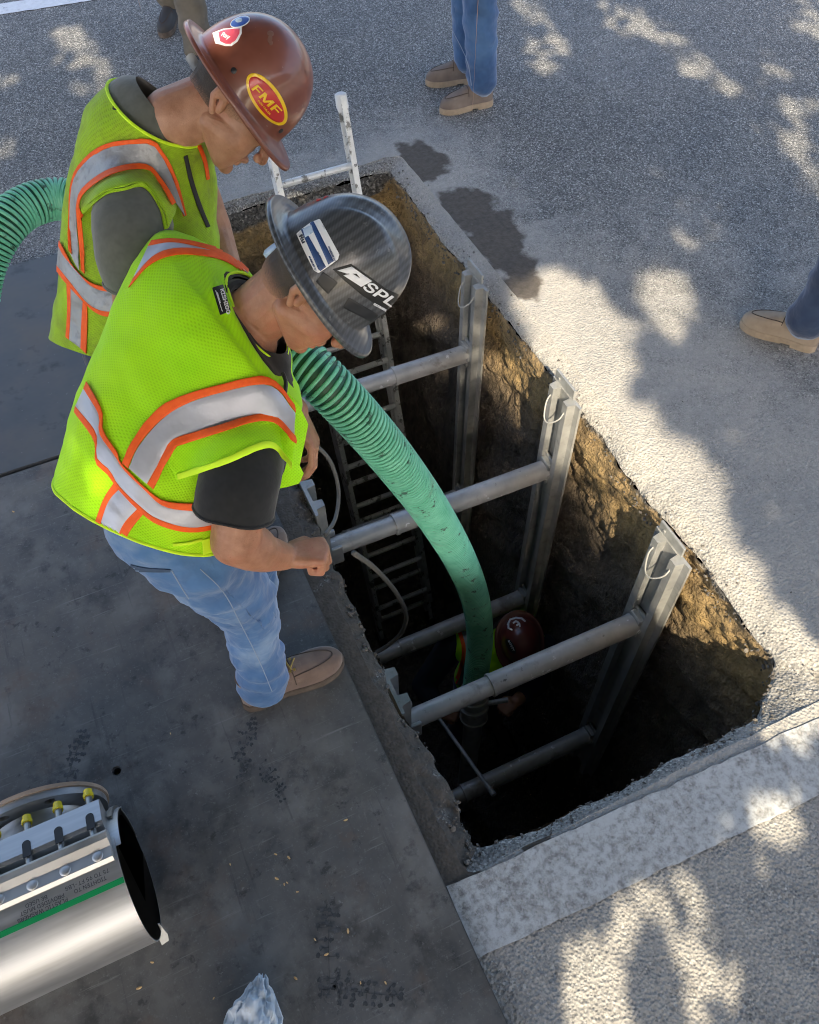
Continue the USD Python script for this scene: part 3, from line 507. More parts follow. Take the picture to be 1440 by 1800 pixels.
wet = np.zeros(len(ga))
for poly, soft in (([(1.62, 3.34), (1.82, 3.27), (1.88, 2.99), (1.80, 2.65), (1.66, 2.34), (1.58, 2.5), (1.58, 3.0)], .13), ([(1.62, 3.80), (1.75, 3.78), (1.82, 3.55), (1.74, 3.42), (1.58, 3.42), (1.56, 3.6)], .11), ([(.26, .36), (.34, .43), (.40, .46), (.26, .62)], .03), ([(.52, .40), (.60, .43), (.60, .48), (.5, .46)], .02)):
    pg = sg.Polygon(poly); sd = np.array([pg.exterior.distance(sg.Point(*q)) if abs(q[0] - 1.2) < 1.5 and q[1] < 4.5 else 9 for q in ga]); ins = shapely.contains_xy(pg, ga[:, 0], ga[:, 1])
    wet = np.maximum(wet, np.clip(.5 + np.where(ins, sd, -sd) / (2 * soft), 0, 1))
part('asphalt_road', trimesh.Trimesh(p3, gt, process=False), 'asphalt', label='grey asphalt road dusted with dried slurry around the trench', kind='structure', attrs={'dust': dust, 'wet': np.where((hx < .375) & (hy > .5) & (hy < 3.62), .70, wet)})

def strip(p, q, w, z, st=.03, jag=.006, seed=0):
    p, q = V(*p, 0), V(*q, 0); d = unit(q - p); nrm = V(-d[1], d[0], 0); n = int(np.linalg.norm(q - p) / st) + 2; s = np.linspace(0, np.linalg.norm(q - p), n)[:, None]
    c = p + d * s; jj = lambda k: ((meshkit.fbm(np.c_[s * 30, s * 0 + k, s * 0], 3, seed + k) - .5) * 2 * jag)[:, None]
    e = [c + nrm * (w * t) + nrm * (jj(1) if t == 0 else jj(2) if t == 1 else 0) + V(0, 0, z) for t in np.linspace(0, 1, 5)]
    return skin(np.stack(e, 1), closed=False, cap=(False, False))
part('painted_line', strip((.27, .258), (3.4, .155), .186, .004, seed=2), 'worn_paint', label='wide worn pale painted line along the near edge of the trench', cat='road marking')
part('painted_line', strip((-4, 6.66), (.62, 6.19), .16, .004, seed=6), 'road_paint', label='white painted line at the far edge of the asphalt, top left', cat='road marking')

def plate(name, poly, holes, zt, m, label):
    p = sg.Polygon(poly, [sg.Point(*h).buffer(.011).exterior.coords for h in holes]).buffer(-.003)
    lo = trimesh.creation.extrude_polygon(p.buffer(.003, join_style=2), zt - .008, engine='earcut'); lo.apply_translation((0, 0, .004))
    hi = trimesh.creation.extrude_polygon(p, .004, engine='earcut'); hi.apply_translation((0, 0, zt - .004))
    t = thing(name, label, 'steel plate', (poly[0][0], poly[0][1], 0)); part('plate', [lo, hi], m, t, smooth=False); return t
PZ = .027
g = G(205, 1355, PZ)
plate('road_plate', [(.272, -.9), (.272, 2.375), (-2.6, 2.36), (-2.6, -.9)], [(g[0], g[1])], PZ, 'plate_steel', 'large scuffed blue-grey steel road plate along the left of the trench')
plate('road_plate', [(.262, 2.39), (.25, 3.60), (-2.55, 3.66), (-2.6, 2.376)], [], PZ - .002, 'plate_steel_dark', 'darker muddy steel road plate behind the plate seam')

# broken stones along the ragged left edge and the lips
chips = []
def chip(c, s):
    m = trimesh.creation.icosphere(subdivisions=1, radius=1.0); m.vertices *= (1 + (rng.random((len(m.vertices), 1)) - .5) * .6) * (V(1, .8, .6) * s * (.6 + rng.random(3) * .7)); m.apply_transform(trimesh.transformations.random_rotation_matrix(rng.random(3))); m.apply_translation(c); return m
idx_left = np.nonzero(left | right | far | near)[0]
for k in rng.choice(idx_left, 1500):
    t = rng.random() ** .7; p = OUT[k] * (1 - t) + EDGE[k] * t
    if right[k] and rng.random() < .75: continue
    chips.append(chip((p[0], p[1], -.004 - .022 * t), .0018 + .005 * rng.random() ** 3 * (1.5 if left[k] else 1)))
for k in rng.choice(n_per, 900):
    chips.append(chip((*(EDGE[k] - PN[k] * .002), -.03 - .11 * rng.random()), .003 + .006 * rng.random() ** 2))
for k in range(420):
    x, y = rng.uniform(1.55, 3.2), rng.uniform(.05, 5.5)
    chips.append(chip((x, y, .001), .0012 + .0028 * rng.random() ** 3))
for k in range(160):
    x, y = rng.uniform(-1.3, .26), rng.uniform(.1, 2.3); chips.append(chip((x, y, PZ + .0008), .0009 + .0018 * rng.random() ** 2))
part('stone_chips', chips, 'stone_chip', label='loose stone chips along the broken asphalt edge and strewn on road and plate', kind='stuff', smooth=False, cat='gravel')

# ------------------------------------------------------------------ shoring: three vertical hydraulic shores
def prism(poly, o, X, Y, Z, length):
    m = trimesh.creation.extrude_polygon(sg.Polygon(poly), length, engine='earcut'); return place(m, o, X, Y, Z)
RAIL = [(-.098, 0), (-.098, .010), (-.072, .013), (-.066, .046), (-.036, .046), (-.031, .014), (.031, .014), (.036, .046), (.066, .046), (.072, .013), (.098, .010), (.098, 0)]
SH = [  # y, rail top, rail bottom, upper strut z, lower strut z, step position, label
    (2.59, .06, -1.80, -.355, -1.47, .62, 'farthest aluminium trench shore, its upper strut crossing the ladder'),
    (1.835, .06, -1.78, -.38, -1.46, .30, 'middle aluminium trench shore with the green hose lying over its upper strut'),
    (1.105, -.02, -2.10, -.52, -1.69, .36, 'nearest aluminium trench shore, struts bare in front of the worker below')]
STRUT = {}
for y, zt, zb, zu, zl, step, label in SH:
    xr, xl = 1.475, .395
    t = thing('trench_shore', label, 'trench shore', (xr, y, zb), 'aluminium shores across the trench')
    lean = .0
    rr = prism(RAIL, (xr, y, zb), V(0, 1, 0), V(-1, 0, 0), V(0, 0, 1), zt - zb); rl = prism(RAIL, (xl, y, zb + .04), V(0, 1, 0), V(1, 0, 0), V(0, 0, 1), zt - zb - .10)
    if y < 1.3: rl.apply_translation((.0, .0, -.10))
    part('rail', rr, 'aluminium', t, smooth=25); part('rail', rl, 'aluminium', t, smooth=25)
    for q, z in enumerate((zu, zl)):
        x0, x1 = xl + .02, xr - .02; xs = x0 + (x1 - x0) * (step if q == 0 else .3)
        sl = -.02 if q == 0 else .0
        a, b = V(x0, y, z - sl * .5), V(x1, y, z + sl * .5); mid = a + (b - a) * (step if q == 0 else .3)
        s = part('strut', [cyl(mid, b - V(.02, 0, 0), .043, 28), cyl(mid - V(.0, 0, 0), mid + V(.012, 0, 0), .0455, 28)], 'strut_metal', t)
        part('inner_tube', cyl(a, mid + V(.03, 0, 0), .0375, 28), 'strut_metal', s)
        for e, sgn in ((a, 1), (b, -1)):
            sh = [box((min(e[0], e[0] + sgn * .035), y - .032, e[2] - .06), (max(e[0], e[0] + sgn * .035), y + .032, e[2] + .06), .004), cyl(e + V(sgn * .03, -.045, 0), e + V(sgn * .03, .045, 0), .011, 12),
                  box((min(e[0], e[0] + sgn * .014), y - .064, e[2] - .075), (max(e[0], e[0] + sgn * .014), y + .064, e[2] + .075), .003)]
            if sgn == 1: sh.append(box((e[0] + .02, y - .05, e[2] - .052), (e[0] + .075, y - .034, e[2] + .05), .004)); sh.append(box((e[0] + .02, y + .034, e[2] - .052), (e[0] + .075, y + .05, e[2] + .05), .004))
            part('end_shoe', sh, 'aluminium', s)
    # the pull cable slung between the two ribs at the top of the right rail
    P = spline([V(xr - .040, y + .05, zt - .035), V(xr - .062, y + .045, zt - .07), V(xr - .085, y + .012, zt - .115), V(xr - .085, y - .02, zt - .118), V(xr - .062, y - .05, zt - .08), V(xr - .040, y - .051, zt - .04)], 30)
    part('pull_cable', tube(P, .003, 8), 'cable', t)
    part('top_plate', [box((xr - .008, y - .045, zt - .01), (xr + .002, y + .09, zt + .045), .002), cyl((xr - .012, y + .06, zt + .018), (xr + .006, y + .06, zt + .018), .007, 10)], 'aluminium', t)
    STRUT[y] = (zu, zl)

# ------------------------------------------------------------------ ladder against the far edge
LB_L, LT_L = V(.935, 2.71, -3.02), V(.903, 3.60, .12); LB_R, LT_R = V(1.315, 2.71, -3.02), V(1.285, 3.655, .40)
axis = unit((LT_R - LB_R)); right_l = unit(V(1, 0, 0) - axis * axis[0]); nrm_l = np.cross(right_l, axis)
lad = thing('extension_ladder', 'dirty aluminium ladder standing in the trench against the far edge', 'ladder', LB_L)
CH = [(-.014, -.036), (.014, -.036), (.014, -.031), (-.008, -.031), (-.008, .031), (.014, .031), (.014, .036), (-.014, .036)]
Lr = np.linalg.norm(LT_R - LB_R)
def ladder_section(o, length, lengthL, off, n0, label=None):
    for s in (0, 1):
        b = o + right_l * (.385 * s) + nrm_l * off
        part('rail', prism([(x * (1 if s == 0 else -1), y) for x, y in CH], b, right_l, nrm_l, axis, lengthL if s == 0 else length), 'ladder_metal', lad, smooth=20)
    k = 0
    while n0 + .305 * k < min(length, lengthL) - .05:
        a = o + axis * (n0 + .305 * k) + nrm_l * off; q = tube(np.array([a + right_l * .004, a + right_l * .38]), .017, 12); part('rung', q, 'ladder_metal', lad); k += 1
ladder_section(LB_L, Lr, Lr - .06, 0, .18)
ladder_section(LB_L + axis * .25, Lr * .72, Lr * .72, .058, .10)
top = LB_L + right_l * .385 + axis * Lr
part('taped_end', tube(np.array([top - axis * .07, top - axis * .05, top + axis * .005, top + axis * .012]), [.024, .030, .028, .014], 14), 'white_scuff', lad)
for s in (0, 1):
    b = LB_L + right_l * (.385 * s); part('foot', box(b + V(-.03, -.04, -.05), b + V(.03, .05, .03), .006), 'dark_plastic', lad)

# ------------------------------------------------------------------ the green suction hose
HP = [(833, 1225, 4.30), (838, 1180, 4.15), (844, 1120, 3.93), (836, 1055, 3.60), (812, 990, 3.20), (763, 905, 2.70), (700, 818, 2.33), (632, 737, 2.12), (560, 662, 2.02), (480, 590, 2.06), (390, 512, 2.22), (290, 430, 2.42), (200, 375, 2.52), (115, 350, 2.55), (50, 362, 2.50), (5, 400, 2.46), (-30, 470, 2.46), (-45, 560, 2.5)]
hp = spline([C(*p) for p in HP] , 4200)
L_h = np.linalg.norm(np.diff(hp, axis=0), axis=1).sum(); T, N, B = frames(hp); s = np.linspace(0, L_h, len(hp))
HR = .0605; pitch = .0150
hose = thing('suction_hose', 'thick ribbed green suction hose running from behind the workers down into the trench', 'hose', hp[0])
part('hose_wall', tube(hp[::6], HR - .0045, 28), 'hose_wall', hose, smooth=True)
th = np.linspace(0, 2 * np.pi, 30, endpoint=False)
# rounded ribs of the coil, one helix
nt = int(L_h / pitch * 30); sa = np.linspace(0, L_h, nt); ang = sa / pitch * 2 * np.pi
c = np.stack([np.interp(sa, s, hp[:, i]) for i in range(3)], 1); n_ = np.stack([np.interp(sa, s, N[:, i]) for i in range(3)], 1); b_ = np.stack([np.interp(sa, s, B[:, i]) for i in range(3)], 1); t_ = np.stack([np.interp(sa, s, T[:, i]) for i in range(3)], 1)
rad = np.cos(ang)[:, None] * n_ + np.sin(ang)[:, None] * b_
prof = [(-.0054, -.004), (-.0052, .0008), (-.0036, .0028), (0, .0035), (.0036, .0028), (.0052, .0008), (.0054, -.004)]
coil = skin(np.stack([c + rad * (HR - .002 + h) + t_ * w for w, h in prof], 1), closed=True)
part('coil_rib', coil, 'hose_coil', hose, smooth=True)
e0, e1 = C(833, 1215, 4.26), C(833, 1268, 4.42); ax = unit(e1 - e0); cp = lambda a, b, r: tube(np.array([e0 + ax * a, e0 + ax * (a + .004), e0 + ax * (b - .004), e0 + ax * b]), [r * .93, r, r, r * .93], 28)
cpl = part('coupling', [cp(-.02, .035, .066), cp(.035, .06, .076), cp(.06, .10, .066), cp(.10, .13, .078), cp(.13, .20, .070), cp(.20, .215, .074)], 'coupling_metal', hose)
h1, h2 = C(783, 1250, 4.32), C(893, 1230, 4.32)
part('handle_bar', tube(np.array([h1, h1 * .7 + h2 * .3, h1 * .3 + h2 * .7, h2]), .014, 12), 'coupling_metal', cpl)
# pipe below the coupling reaching the bottom
q1 = e0 + ax * .2; 
part('suction_pipe', tube(np.array([q1, q1 + V(-.01, -.02, -.3), V(q1[0] - .03, q1[1] - .05, FLOOR + .02)]), .05, 20), 'coupling_metal', hose)

for nm, lab, pts, r in (('hydraulic_hose', 'thin grey hydraulic hose looping down between the ladder and the middle shore', [(548, 775, 2.9), (580, 810, 2.95), (595, 860, 3.0), (590, 910, 2.95), (572, 940, 2.85)], .007),
                        ('hydraulic_hose', 'thin grey hydraulic hose sagging from the middle strut to its lower strut', [(622, 972, 2.62), (660, 1000, 2.9), (695, 1040, 3.15), (714, 1080, 3.35), (706, 1112, 3.45), (680, 1136, 3.5), (655, 1150, 3.5)], .009)):
    P = spline([C(*p) for p in pts], 50); part(nm, tube(P, r, 10), 'rubber_hose', None, lab, 'hose', True)
P0, P1 = C(764, 1252, 4.28), C(856, 1380, 3.98); part('digging_bar', [tube(np.array([P0, P0 * .5 + P1 * .5, P1]), .010, 10), tube(np.array([P1, P1 + unit(P1 - P0) * .06]), .014, 10)], 'coupling_metal', None, 'thin steel bar leaning on the lower strut of the nearest shore', 'steel bar')

# ------------------------------------------------------------------ stainless tapping sleeve lying on the plate
CR = .167; CC = V(0, .760, PZ + CR + .004); CX1 = -.428; CL = .62     # axis along x, open end at CX1
def cpt(x, phi, r): return V(CX1 - x, CC[1] - r * math.sin(phi), CC[2] + r * math.cos(phi))      # phi from the top towards the camera's side
clamp = thing('pipe_sleeve', 'stainless steel split pipe sleeve with flanged outlet lying on the steel plate', 'pipe sleeve', (CX1, CC[1], PZ))
def arc_band(x0, x1, p0, p1, r, thick, n=48, kx=2):
    ph = np.linspace(p0, p1, n); xs = np.linspace(x0, x1, kx)
    o = np.array([[cpt(x, p, r + thick) for p in ph] for x in xs]); i = np.array([[cpt(x, p, r) for p in ph] for x in xs])
    return skin(np.concatenate([o, i[:, ::-1]], 1), closed=True)
R_ = math.radians
part('shell', arc_band(0, CL, R_(-16), R_(215), CR - .003, .003, 72), 'stainless', clamp)
part('shell', arc_band(.004, CL, R_(-62), R_(-145), CR - .003, .003, 40), 'stainless', clamp)
part('lap_plate', arc_band(-.012, CL, R_(-70), R_(-8), CR - .006, .003, 24), 'stainless', clamp)
part('end_rim', arc_band(.0, .012, R_(-130), R_(-40), CR - .002, .007, 30), 'bolt_steel', clamp)
phl = np.linspace(0, 2 * np.pi, 90); xl_ = np.linspace(.004, CL, 3); lin = np.array([[cpt(x, p, CR - .009) for p in phl] for x in xl_]); luv = np.array([[(CR * p, x) for p in phl] for x in xl_]).reshape(-1, 2)
lm = skin(lin, closed=False, cap=(False, False)); part('gasket_liner', lm, 'liner_grid', clamp, label='black waffle-patterned rubber liner', uv=luv)
part('gasket_rim', arc_band(.001, .012, 0, 2 * np.pi, CR - .0095, .0055, 80), 'black_rubber', clamp)
part('liner_stripe', arc_band(.03, .045, R_(130), R_(200), CR - .0115, .002, 20), 'green_stripe', clamp)
part('green_stripe', arc_band(.001, CL, R_(17.5), R_(22), CR, .0008, 6), 'green_stripe', clamp, label='green painted line')
def lugbar(pts, x0, x1):                                            # polygon in (phi direction t, height h) about phi0
    return pts
# lower bar: rounded rail with carriage bolts
def profile_bar(prof, x0, x1, phi0):
    c0 = cpt(0, phi0, CR); tdir = V(0, -math.cos(phi0), -math.sin(phi0)); ndir = V(0, -math.sin(phi0), math.cos(phi0))
    m = trimesh.creation.extrude_polygon(sg.Polygon(prof).buffer(.002).buffer(-.001), x1 - x0, engine='earcut'); return place(m, V(CX1 - x0, c0[1], c0[2]), tdir, ndir, V(-1, 0, 0)), c0, tdir, ndir
lb, c0, td, nd = profile_bar([(-.030, .0), (-.034, .020), (-.024, .030), (-.010, .026), (.004, .012), (.030, .010), (.036, .0)], .008, CL, R_(-9))
bar1 = part('clamp_bar', lb, 'stainless_bright', clamp, smooth=50)
for k in range(8):
    o = c0 + td * .016 + nd * .011 + V(-.040 - .074 * k, 0, 0)
    hd = trimesh.creation.icosphere(subdivisions=3, radius=1); hd.vertices = hd.vertices[:, [0]] * td * .0135 + hd.vertices[:, [1]] * V(1, 0, 0) * .0135 + hd.vertices[:, [2]] * nd * .0055
    hd.vertices += o; part('bolt_head', hd, 'stainless_bright', bar1)
ub, c1, td1, nd1 = profile_bar([(-.040, -.02), (-.036, .044), (-.026, .050), (.028, .028), (.034, .020), (.032, -.008)], .014, CL, R_(-36))
bar2 = part('clamp_bar', ub, 'stainless', clamp, smooth=30)
for k in range(8):
    xk = -.040 - .074 * k
    a = c0 + td * (-.028) + nd * .014 + V(xk, 0, 0); b = c1 + td1 * (-.062) + nd1 * .048 + V(xk, 0, 0)
    rod = part('stud', cyl(a, b, .0085, 14), 'bolt_steel', clamp); dd = unit(b - a)
    part('thread_cap', [cyl(b - dd * .004, b + dd * .006, .0125, 14), cyl(b + dd * .005, b + dd * .018, .0105, 14)], 'yellow_plastic', rod, label='yellow plastic thread cap')
    # slot cut look: recessed dark channel the stud leaves through
    n2 = unit(np.cross(V(1, 0, 0), V(*(unit((c1 + td1 * .028 + nd1 * .028) - (c1 - td1 * .026 + nd1 * .050))))))
    if n2[2] < 0: n2 = -n2
    o = c1 + td1 * .010 + nd1 * .0366 + V(xk, 0, 0); along = unit(td1 * .054 - nd1 * .022)
    sl = shapely.affinity.scale(sg.Point(0, 0).buffer(.0095), 1.0, 1.0).union(sg.box(-.0095, 0, .0095, .034)); sm_ = trimesh.creation.extrude_polygon(sl, .0022, engine='earcut')
    part('bolt_slot', place(sm_, o - n2 * .0005, V(1, 0, 0), along, n2), 'black_rubber', bar2)
fc = V(CX1 - .205, CC[1] + CR + .055, CC[2] - .025)
part('outlet_neck', tube(np.array([fc - V(0, .15, 0), fc - V(0, .02, 0), fc - V(0, .005, 0)]), [.118, .112, .118], 48), 'stainless', clamp)
ring = sg.Point(0, 0).buffer(.168, quad_segs=24).difference(sg.Point(0, 0).buffer(.105, quad_segs=24))
for k in range(8):
    a_ = k * math.pi / 4 + .3; ring = ring.difference(sg.Point(.142 * math.cos(a_), .142 * math.sin(a_)).buffer(.0125))
fl_ = trimesh.creation.extrude_polygon(ring, .018, engine='earcut')
flange = part('flange', place(fl_, fc, V(1, 0, 0), V(0, 0, 1), V(0, 1, 0)), 'stainless', clamp, smooth=30)
gk = trimesh.creation.extrude_polygon(sg.Point(0, 0).buffer(.174, quad_segs=24).difference(sg.Point(0, 0).buffer(.10)), .010, engine='earcut')
part('flange_gasket', place(gk, fc + V(0, .019, 0), V(1, 0, 0), V(0, 0, 1), V(0, 1, 0)), 'tan_rubber', flange)
part('side_lug', place(trimesh.creation.extrude_polygon(sg.Polygon([(-.01, 0), (.009, .004), (.013, .022), (.006, .060), (-.01, .07)]), .003, engine='earcut'), V(CX1 - .002, CC[1] - CR * .88, PZ + .03), V(1, 0, 0), unit(V(0, .62, .78)), unit(V(0, -.78, .62))), 'aluminium', clamp)
def sleeve_text(txt, x, phi, h):                                    # upside down as the sleeve lies: reads along -x ... on the curved shell
    p = letters(txt, False).segmentize(.15); out = []
    for q in getattr(p, 'geoms', [p]):
        m = trimesh.creation.extrude_polygon(q, .06, engine='earcut'); v = m.vertices
        m.vertices = np.array([cpt(x + a * h, phi + b * h / CR, CR + .0006 + c * h * .1) for a, b, c in v]); m.fix_normals(); out.append(m)
    return trimesh.util.concatenate(out)
for txt, x, ph in (('TIGHTEN TO', .035, 11.5), ('75 TO 95 FT-LBS', .025, 7.0), ('PLASTIC WASHERS', .125, 14.5), ('PROVIDED MUST', .130, 10.5), ('BE USED', .165, 6.5), ('SST - III', .29, 10)):
    part('printed_lettering', sleeve_text(txt, x, R_(ph), .0086 if 'SST' not in txt else .0115), 'black_ink', clamp, smooth=False)

# crumpled clear plastic bag at the bottom of the picture
bm = trimesh.creation.icosphere(subdivisions=6, radius=1.0); v = bm.vertices.copy()
apex = G(460, 1728, .05); base_c = G(437, 1850, .05)
v2 = v * V(.095, .13, .055); v2[:, 0] *= np.interp(v[:, 1], [-1, .2, 1], [1, .85, .30]); v2[:, 2] = np.where(v2[:, 2] < -.03, -.03, v2[:, 2])
fold = np.abs(meshkit.fbm(v * 1.9, 3, 31) - .5) * 2; v2 *= .88 * (1 - .55 * fold)[:, None]; v2[:, 2] += np.where(v2[:, 2] > -.02, (meshkit.fbm(v * 3.2, 2, 33) - .5) * .03, 0)
yd = unit(apex - base_c); xd = V(yd[1], -yd[0], 0); bm.vertices = (base_c * .62 + apex * .38) * V(1, 1, 0) + V(0, 0, PZ + .032) + v2[:, [0]] * xd + v2[:, [1]] * yd + v2[:, [2]] * V(0, 0, 1)
part('plastic_bag', bm, 'bag_film', None, 'crumpled grey-blue plastic bag on the steel plate', 'plastic bag', smooth=60)

# seed husks and wet boot marks on the plate
for (px, py) in [(508, 1508), (500, 1555), (487, 1545), (505, 1552), (523, 1568), (612, 1637), (554, 1652), (574, 1678), (634, 1728), (678, 1728), (608, 1442), (405, 1520), (268, 1692), (245, 1737), (24, 900), (300, 1290), (520, 1720), (376, 1755), (485, 1502)]:
    m = trimesh.creation.icosphere(subdivisions=2, radius=1.0); a_ = rng.random() * 6.3; sc = .0032 + .0045 * rng.random(); vv = m.vertices * V(sc, sc * .45, sc * .28); vv[:, 2] += np.abs(vv[:, 0]) * .25 + .0012
    m.vertices = vv @ np.array([[math.cos(a_), math.sin(a_), 0], [-math.sin(a_), math.cos(a_), 0], [0, 0, 1]]) + G(px, py, PZ) + V(0, 0, sc * .1)
    part('seed_husk', m, 'husk', None, 'small tan seed husk lying on the steel plate', 'seed husk', group='seed husks scattered on the steel plate')
def print_mark(px, py, ang, s, seed, label):
    r2 = np.random.default_rng(seed); sh = []
    for i in range(12):
        for j in range(6):
            x, y = (i - 5.5) * .021, (j - 2.5) * .0155 * (1 + .25 * math.sin(i * .5)); ins = (abs(y) < .046 - .008 * (abs(i - 4.5) < 1.6) and (x / .135) ** 2 + (y / .05) ** 2 < 1.05)
            if not ins or r2.random() < .30 + .5 * (meshkit.noise(V(x * 22, y * 22, seed)) < .42): continue
            n = 9; t = np.linspace(0, 6.28, n, endpoint=False); rr = .0080 * (.55 + .8 * r2.random(n)); c = V(x, y) + r2.normal(0, .0022, 2)
            sh.append(sg.Polygon(np.stack([c[0] + rr * np.cos(t), c[1] + rr * .85 * np.sin(t)], 1)).buffer(0))
            if r2.random() < .3: a_ = r2.random() * 6.28; sh.append(sg.LineString([c, c + V(math.cos(a_), math.sin(a_)) * .014]).buffer(.0022))
    u = shapely.union_all(sh + [sg.LineString([(-.11, 0), (.11, 0)]).buffer(.0006)] + [sg.LineString([q.centroid.coords[0], (q.centroid.x, 0)]).buffer(.0006) for q in sh]); u = shapely.affinity.rotate(shapely.affinity.scale(u, s, s, origin=(0, 0)), ang, origin=(0, 0)); g_ = G(px, py, PZ)
    m = trimesh.util.concatenate([trimesh.creation.extrude_polygon(q.simplify(.001), .0007, engine='earcut') for q in getattr(u, 'geoms', [u])]); m.vertices[:, 2] *= .5; m.apply_translation(g_ + V(0, 0, .0002))
    part('wet_boot_print', m, 'wet_mud', None, label, 'boot print', smooth=False)
print_mark(430, 1312, 60, .75, 1, 'dark wet boot print on the plate right of the lifting hole'); print_mark(478, 1370, 105, .6, 2, 'small dark boot print below the larger print right of the lifting hole')
print_mark(578, 1672, 70, .85, 3, 'dark wet boot print on the plate near the tan husks'); print_mark(640, 1745, 150, .8, 4, 'dark wet boot print lowest on the plate by the road edge'); print_mark(128, 1340, 60, .8, 5, 'dark wet boot print left of the lifting hole')

# ------------------------------------------------------------------ people
def head_segs(c, f, u, k=1.0):
    s = np.cross(f, u); p = lambda a, b, d: c + (f * a + s * b + u * d) * k
    S = [((p(-.022, 0, .035), .088 * k), (p(.03, 0, .035), .078 * k)), ((p(.045, .022, 0), .05 * k), (p(.045, -.022, 0), .05 * k), (p(-.01, 0, .02), .075 * k)),
         ((p(.068, .012, -.088), .022 * k), (p(.068, -.012, -.088), .022 * k), (p(.0, .048, -.055), .025 * k), (p(.0, -.048, -.055), .025 * k), (p(.055, .03, -.03), .04 * k), (p(.055, -.03, -.03), .04 * k)),
         ((p(.095, 0, .02), .010 * k), (p(.119, 0, -.020), .0125 * k)), ((p(.112, .012, -.024), .010 * k), (p(.112, -.012, -.024), .010 * k)),
         ((p(.088, .03, .030), .013 * k), (p(.088, -.03, .030), .013 * k)), ((p(.092, .018, -.052), .0085 * k), (p(.092, -.018, -.052), .0085 * k), (p(.099, 0, -.051), .008 * k)), ((p(.09, .014, -.066), .009 * k), (p(.09, -.014, -.066), .009 * k)), ((p(.084, 0, -.094), .017 * k),)]
    for sg_ in (1, -1):
        S += [((p(-.004, .079 * sg_, -.018), .009 * k), (p(-.012, .088 * sg_, .014), .009 * k)), ((p(-.012, .088 * sg_, .014), .009 * k), (p(-.03, .096 * sg_, .014), .007 * k), (p(-.03, .094 * sg_, -.006), .006 * k)), ((p(-.03, .094 * sg_, -.006), .006 * k), (p(-.010, .083 * sg_, -.030), .007 * k))]
    return S
def hair_mesh(c, f, u, k=1.0, low=-.045, front=.02):
    """Short hair over the back and sides of the skull."""
    m = bones([((c + (-f * .023 + u * .034) * k, .0900 * k), (c + (f * .028 + u * .034) * k, .0800 * k)), ((c - f * .03 * k - u * .025 * k, .064 * k), (c - f * .02 * k + u * .03 * k, .085 * k))], .008, 4, [(60, .0012)])
    q = (m.vertices - c) / k; a, d = q @ f, q @ u; t = m.faces; ca, cd = a[t].mean(1), d[t].mean(1)
    keep = (cd > np.where(ca < -.02, low, np.interp(ca, [-.02, .03, .06], [-.012, -.012, .02]))) & (ca < .082); fade = np.clip((d - np.where(a < -.02, low, np.interp(a, [-.02, .03, .06], [-.02, -.02, .01]))) / .055, 0, 1); m.update_faces(keep)
    used = np.unique(m.faces); ren = np.zeros(len(m.vertices), int); ren[used] = np.arange(len(used)); return trimesh.Trimesh(np.asarray(m.vertices)[used], ren[m.faces], process=False), fade[used]
def hand_segs(w, d, n, side, curl, k=1.0, thumb=.7):
    """w wrist, d the way the hand points, n the way the palm faces; side +1 puts the thumb on the d x n side."""
    d = unit(d); n = unit(n - d * d.dot(n)); l = np.cross(d, n) * side; S = []
    kn = [w + d * x * k + l * y * k for x, y in ((.086, .030), (.091, .010), (.087, -.010), (.079, -.029))]
    S.append(((w, .023 * k), (w + d * .03 * k + l * .022 * k, .017 * k), (w + d * .03 * k - l * .02 * k, .017 * k)))
    S.append(((w + d * .03 * k + l * .022 * k, .017 * k), (w + d * .03 * k - l * .02 * k, .017 * k)) + tuple((p, .0118 * k) for p in kn))
    for i, p in enumerate(kn):
        L = (.95, 1.06, 1.0, .8)[i]; a = 0; q = p; lens = (.045, .028, .021); rad = (.0098, .0090, .0080, .0068)
        for j in range(3):
            a += curl[j] * (1 + .08 * (i - 1.5)); e = q + (d * math.cos(a) + n * math.sin(a)) * lens[j] * L * k; S.append(((q, rad[j] * k), (e, rad[j + 1] * k))); q = e
    t0 = w + d * .022 * k + l * .024 * k; t1 = t0 + unit(d * .75 + l * .7 + n * .35) * .042 * k; t2 = t1 + unit(d * .9 + l * (.5 - .6 * thumb) + n * (.2 + .8 * thumb)) * .033 * k; t3 = t2 + unit(d * .6 - l * .5 * thumb + n * .7 * thumb + d * .3) * .024 * k
    S += [((t0, .016 * k), (t1, .012 * k)), ((t1, .012 * k), (t2, .0105 * k)), ((t2, .0105 * k), (t3, .0085 * k))]
    return S
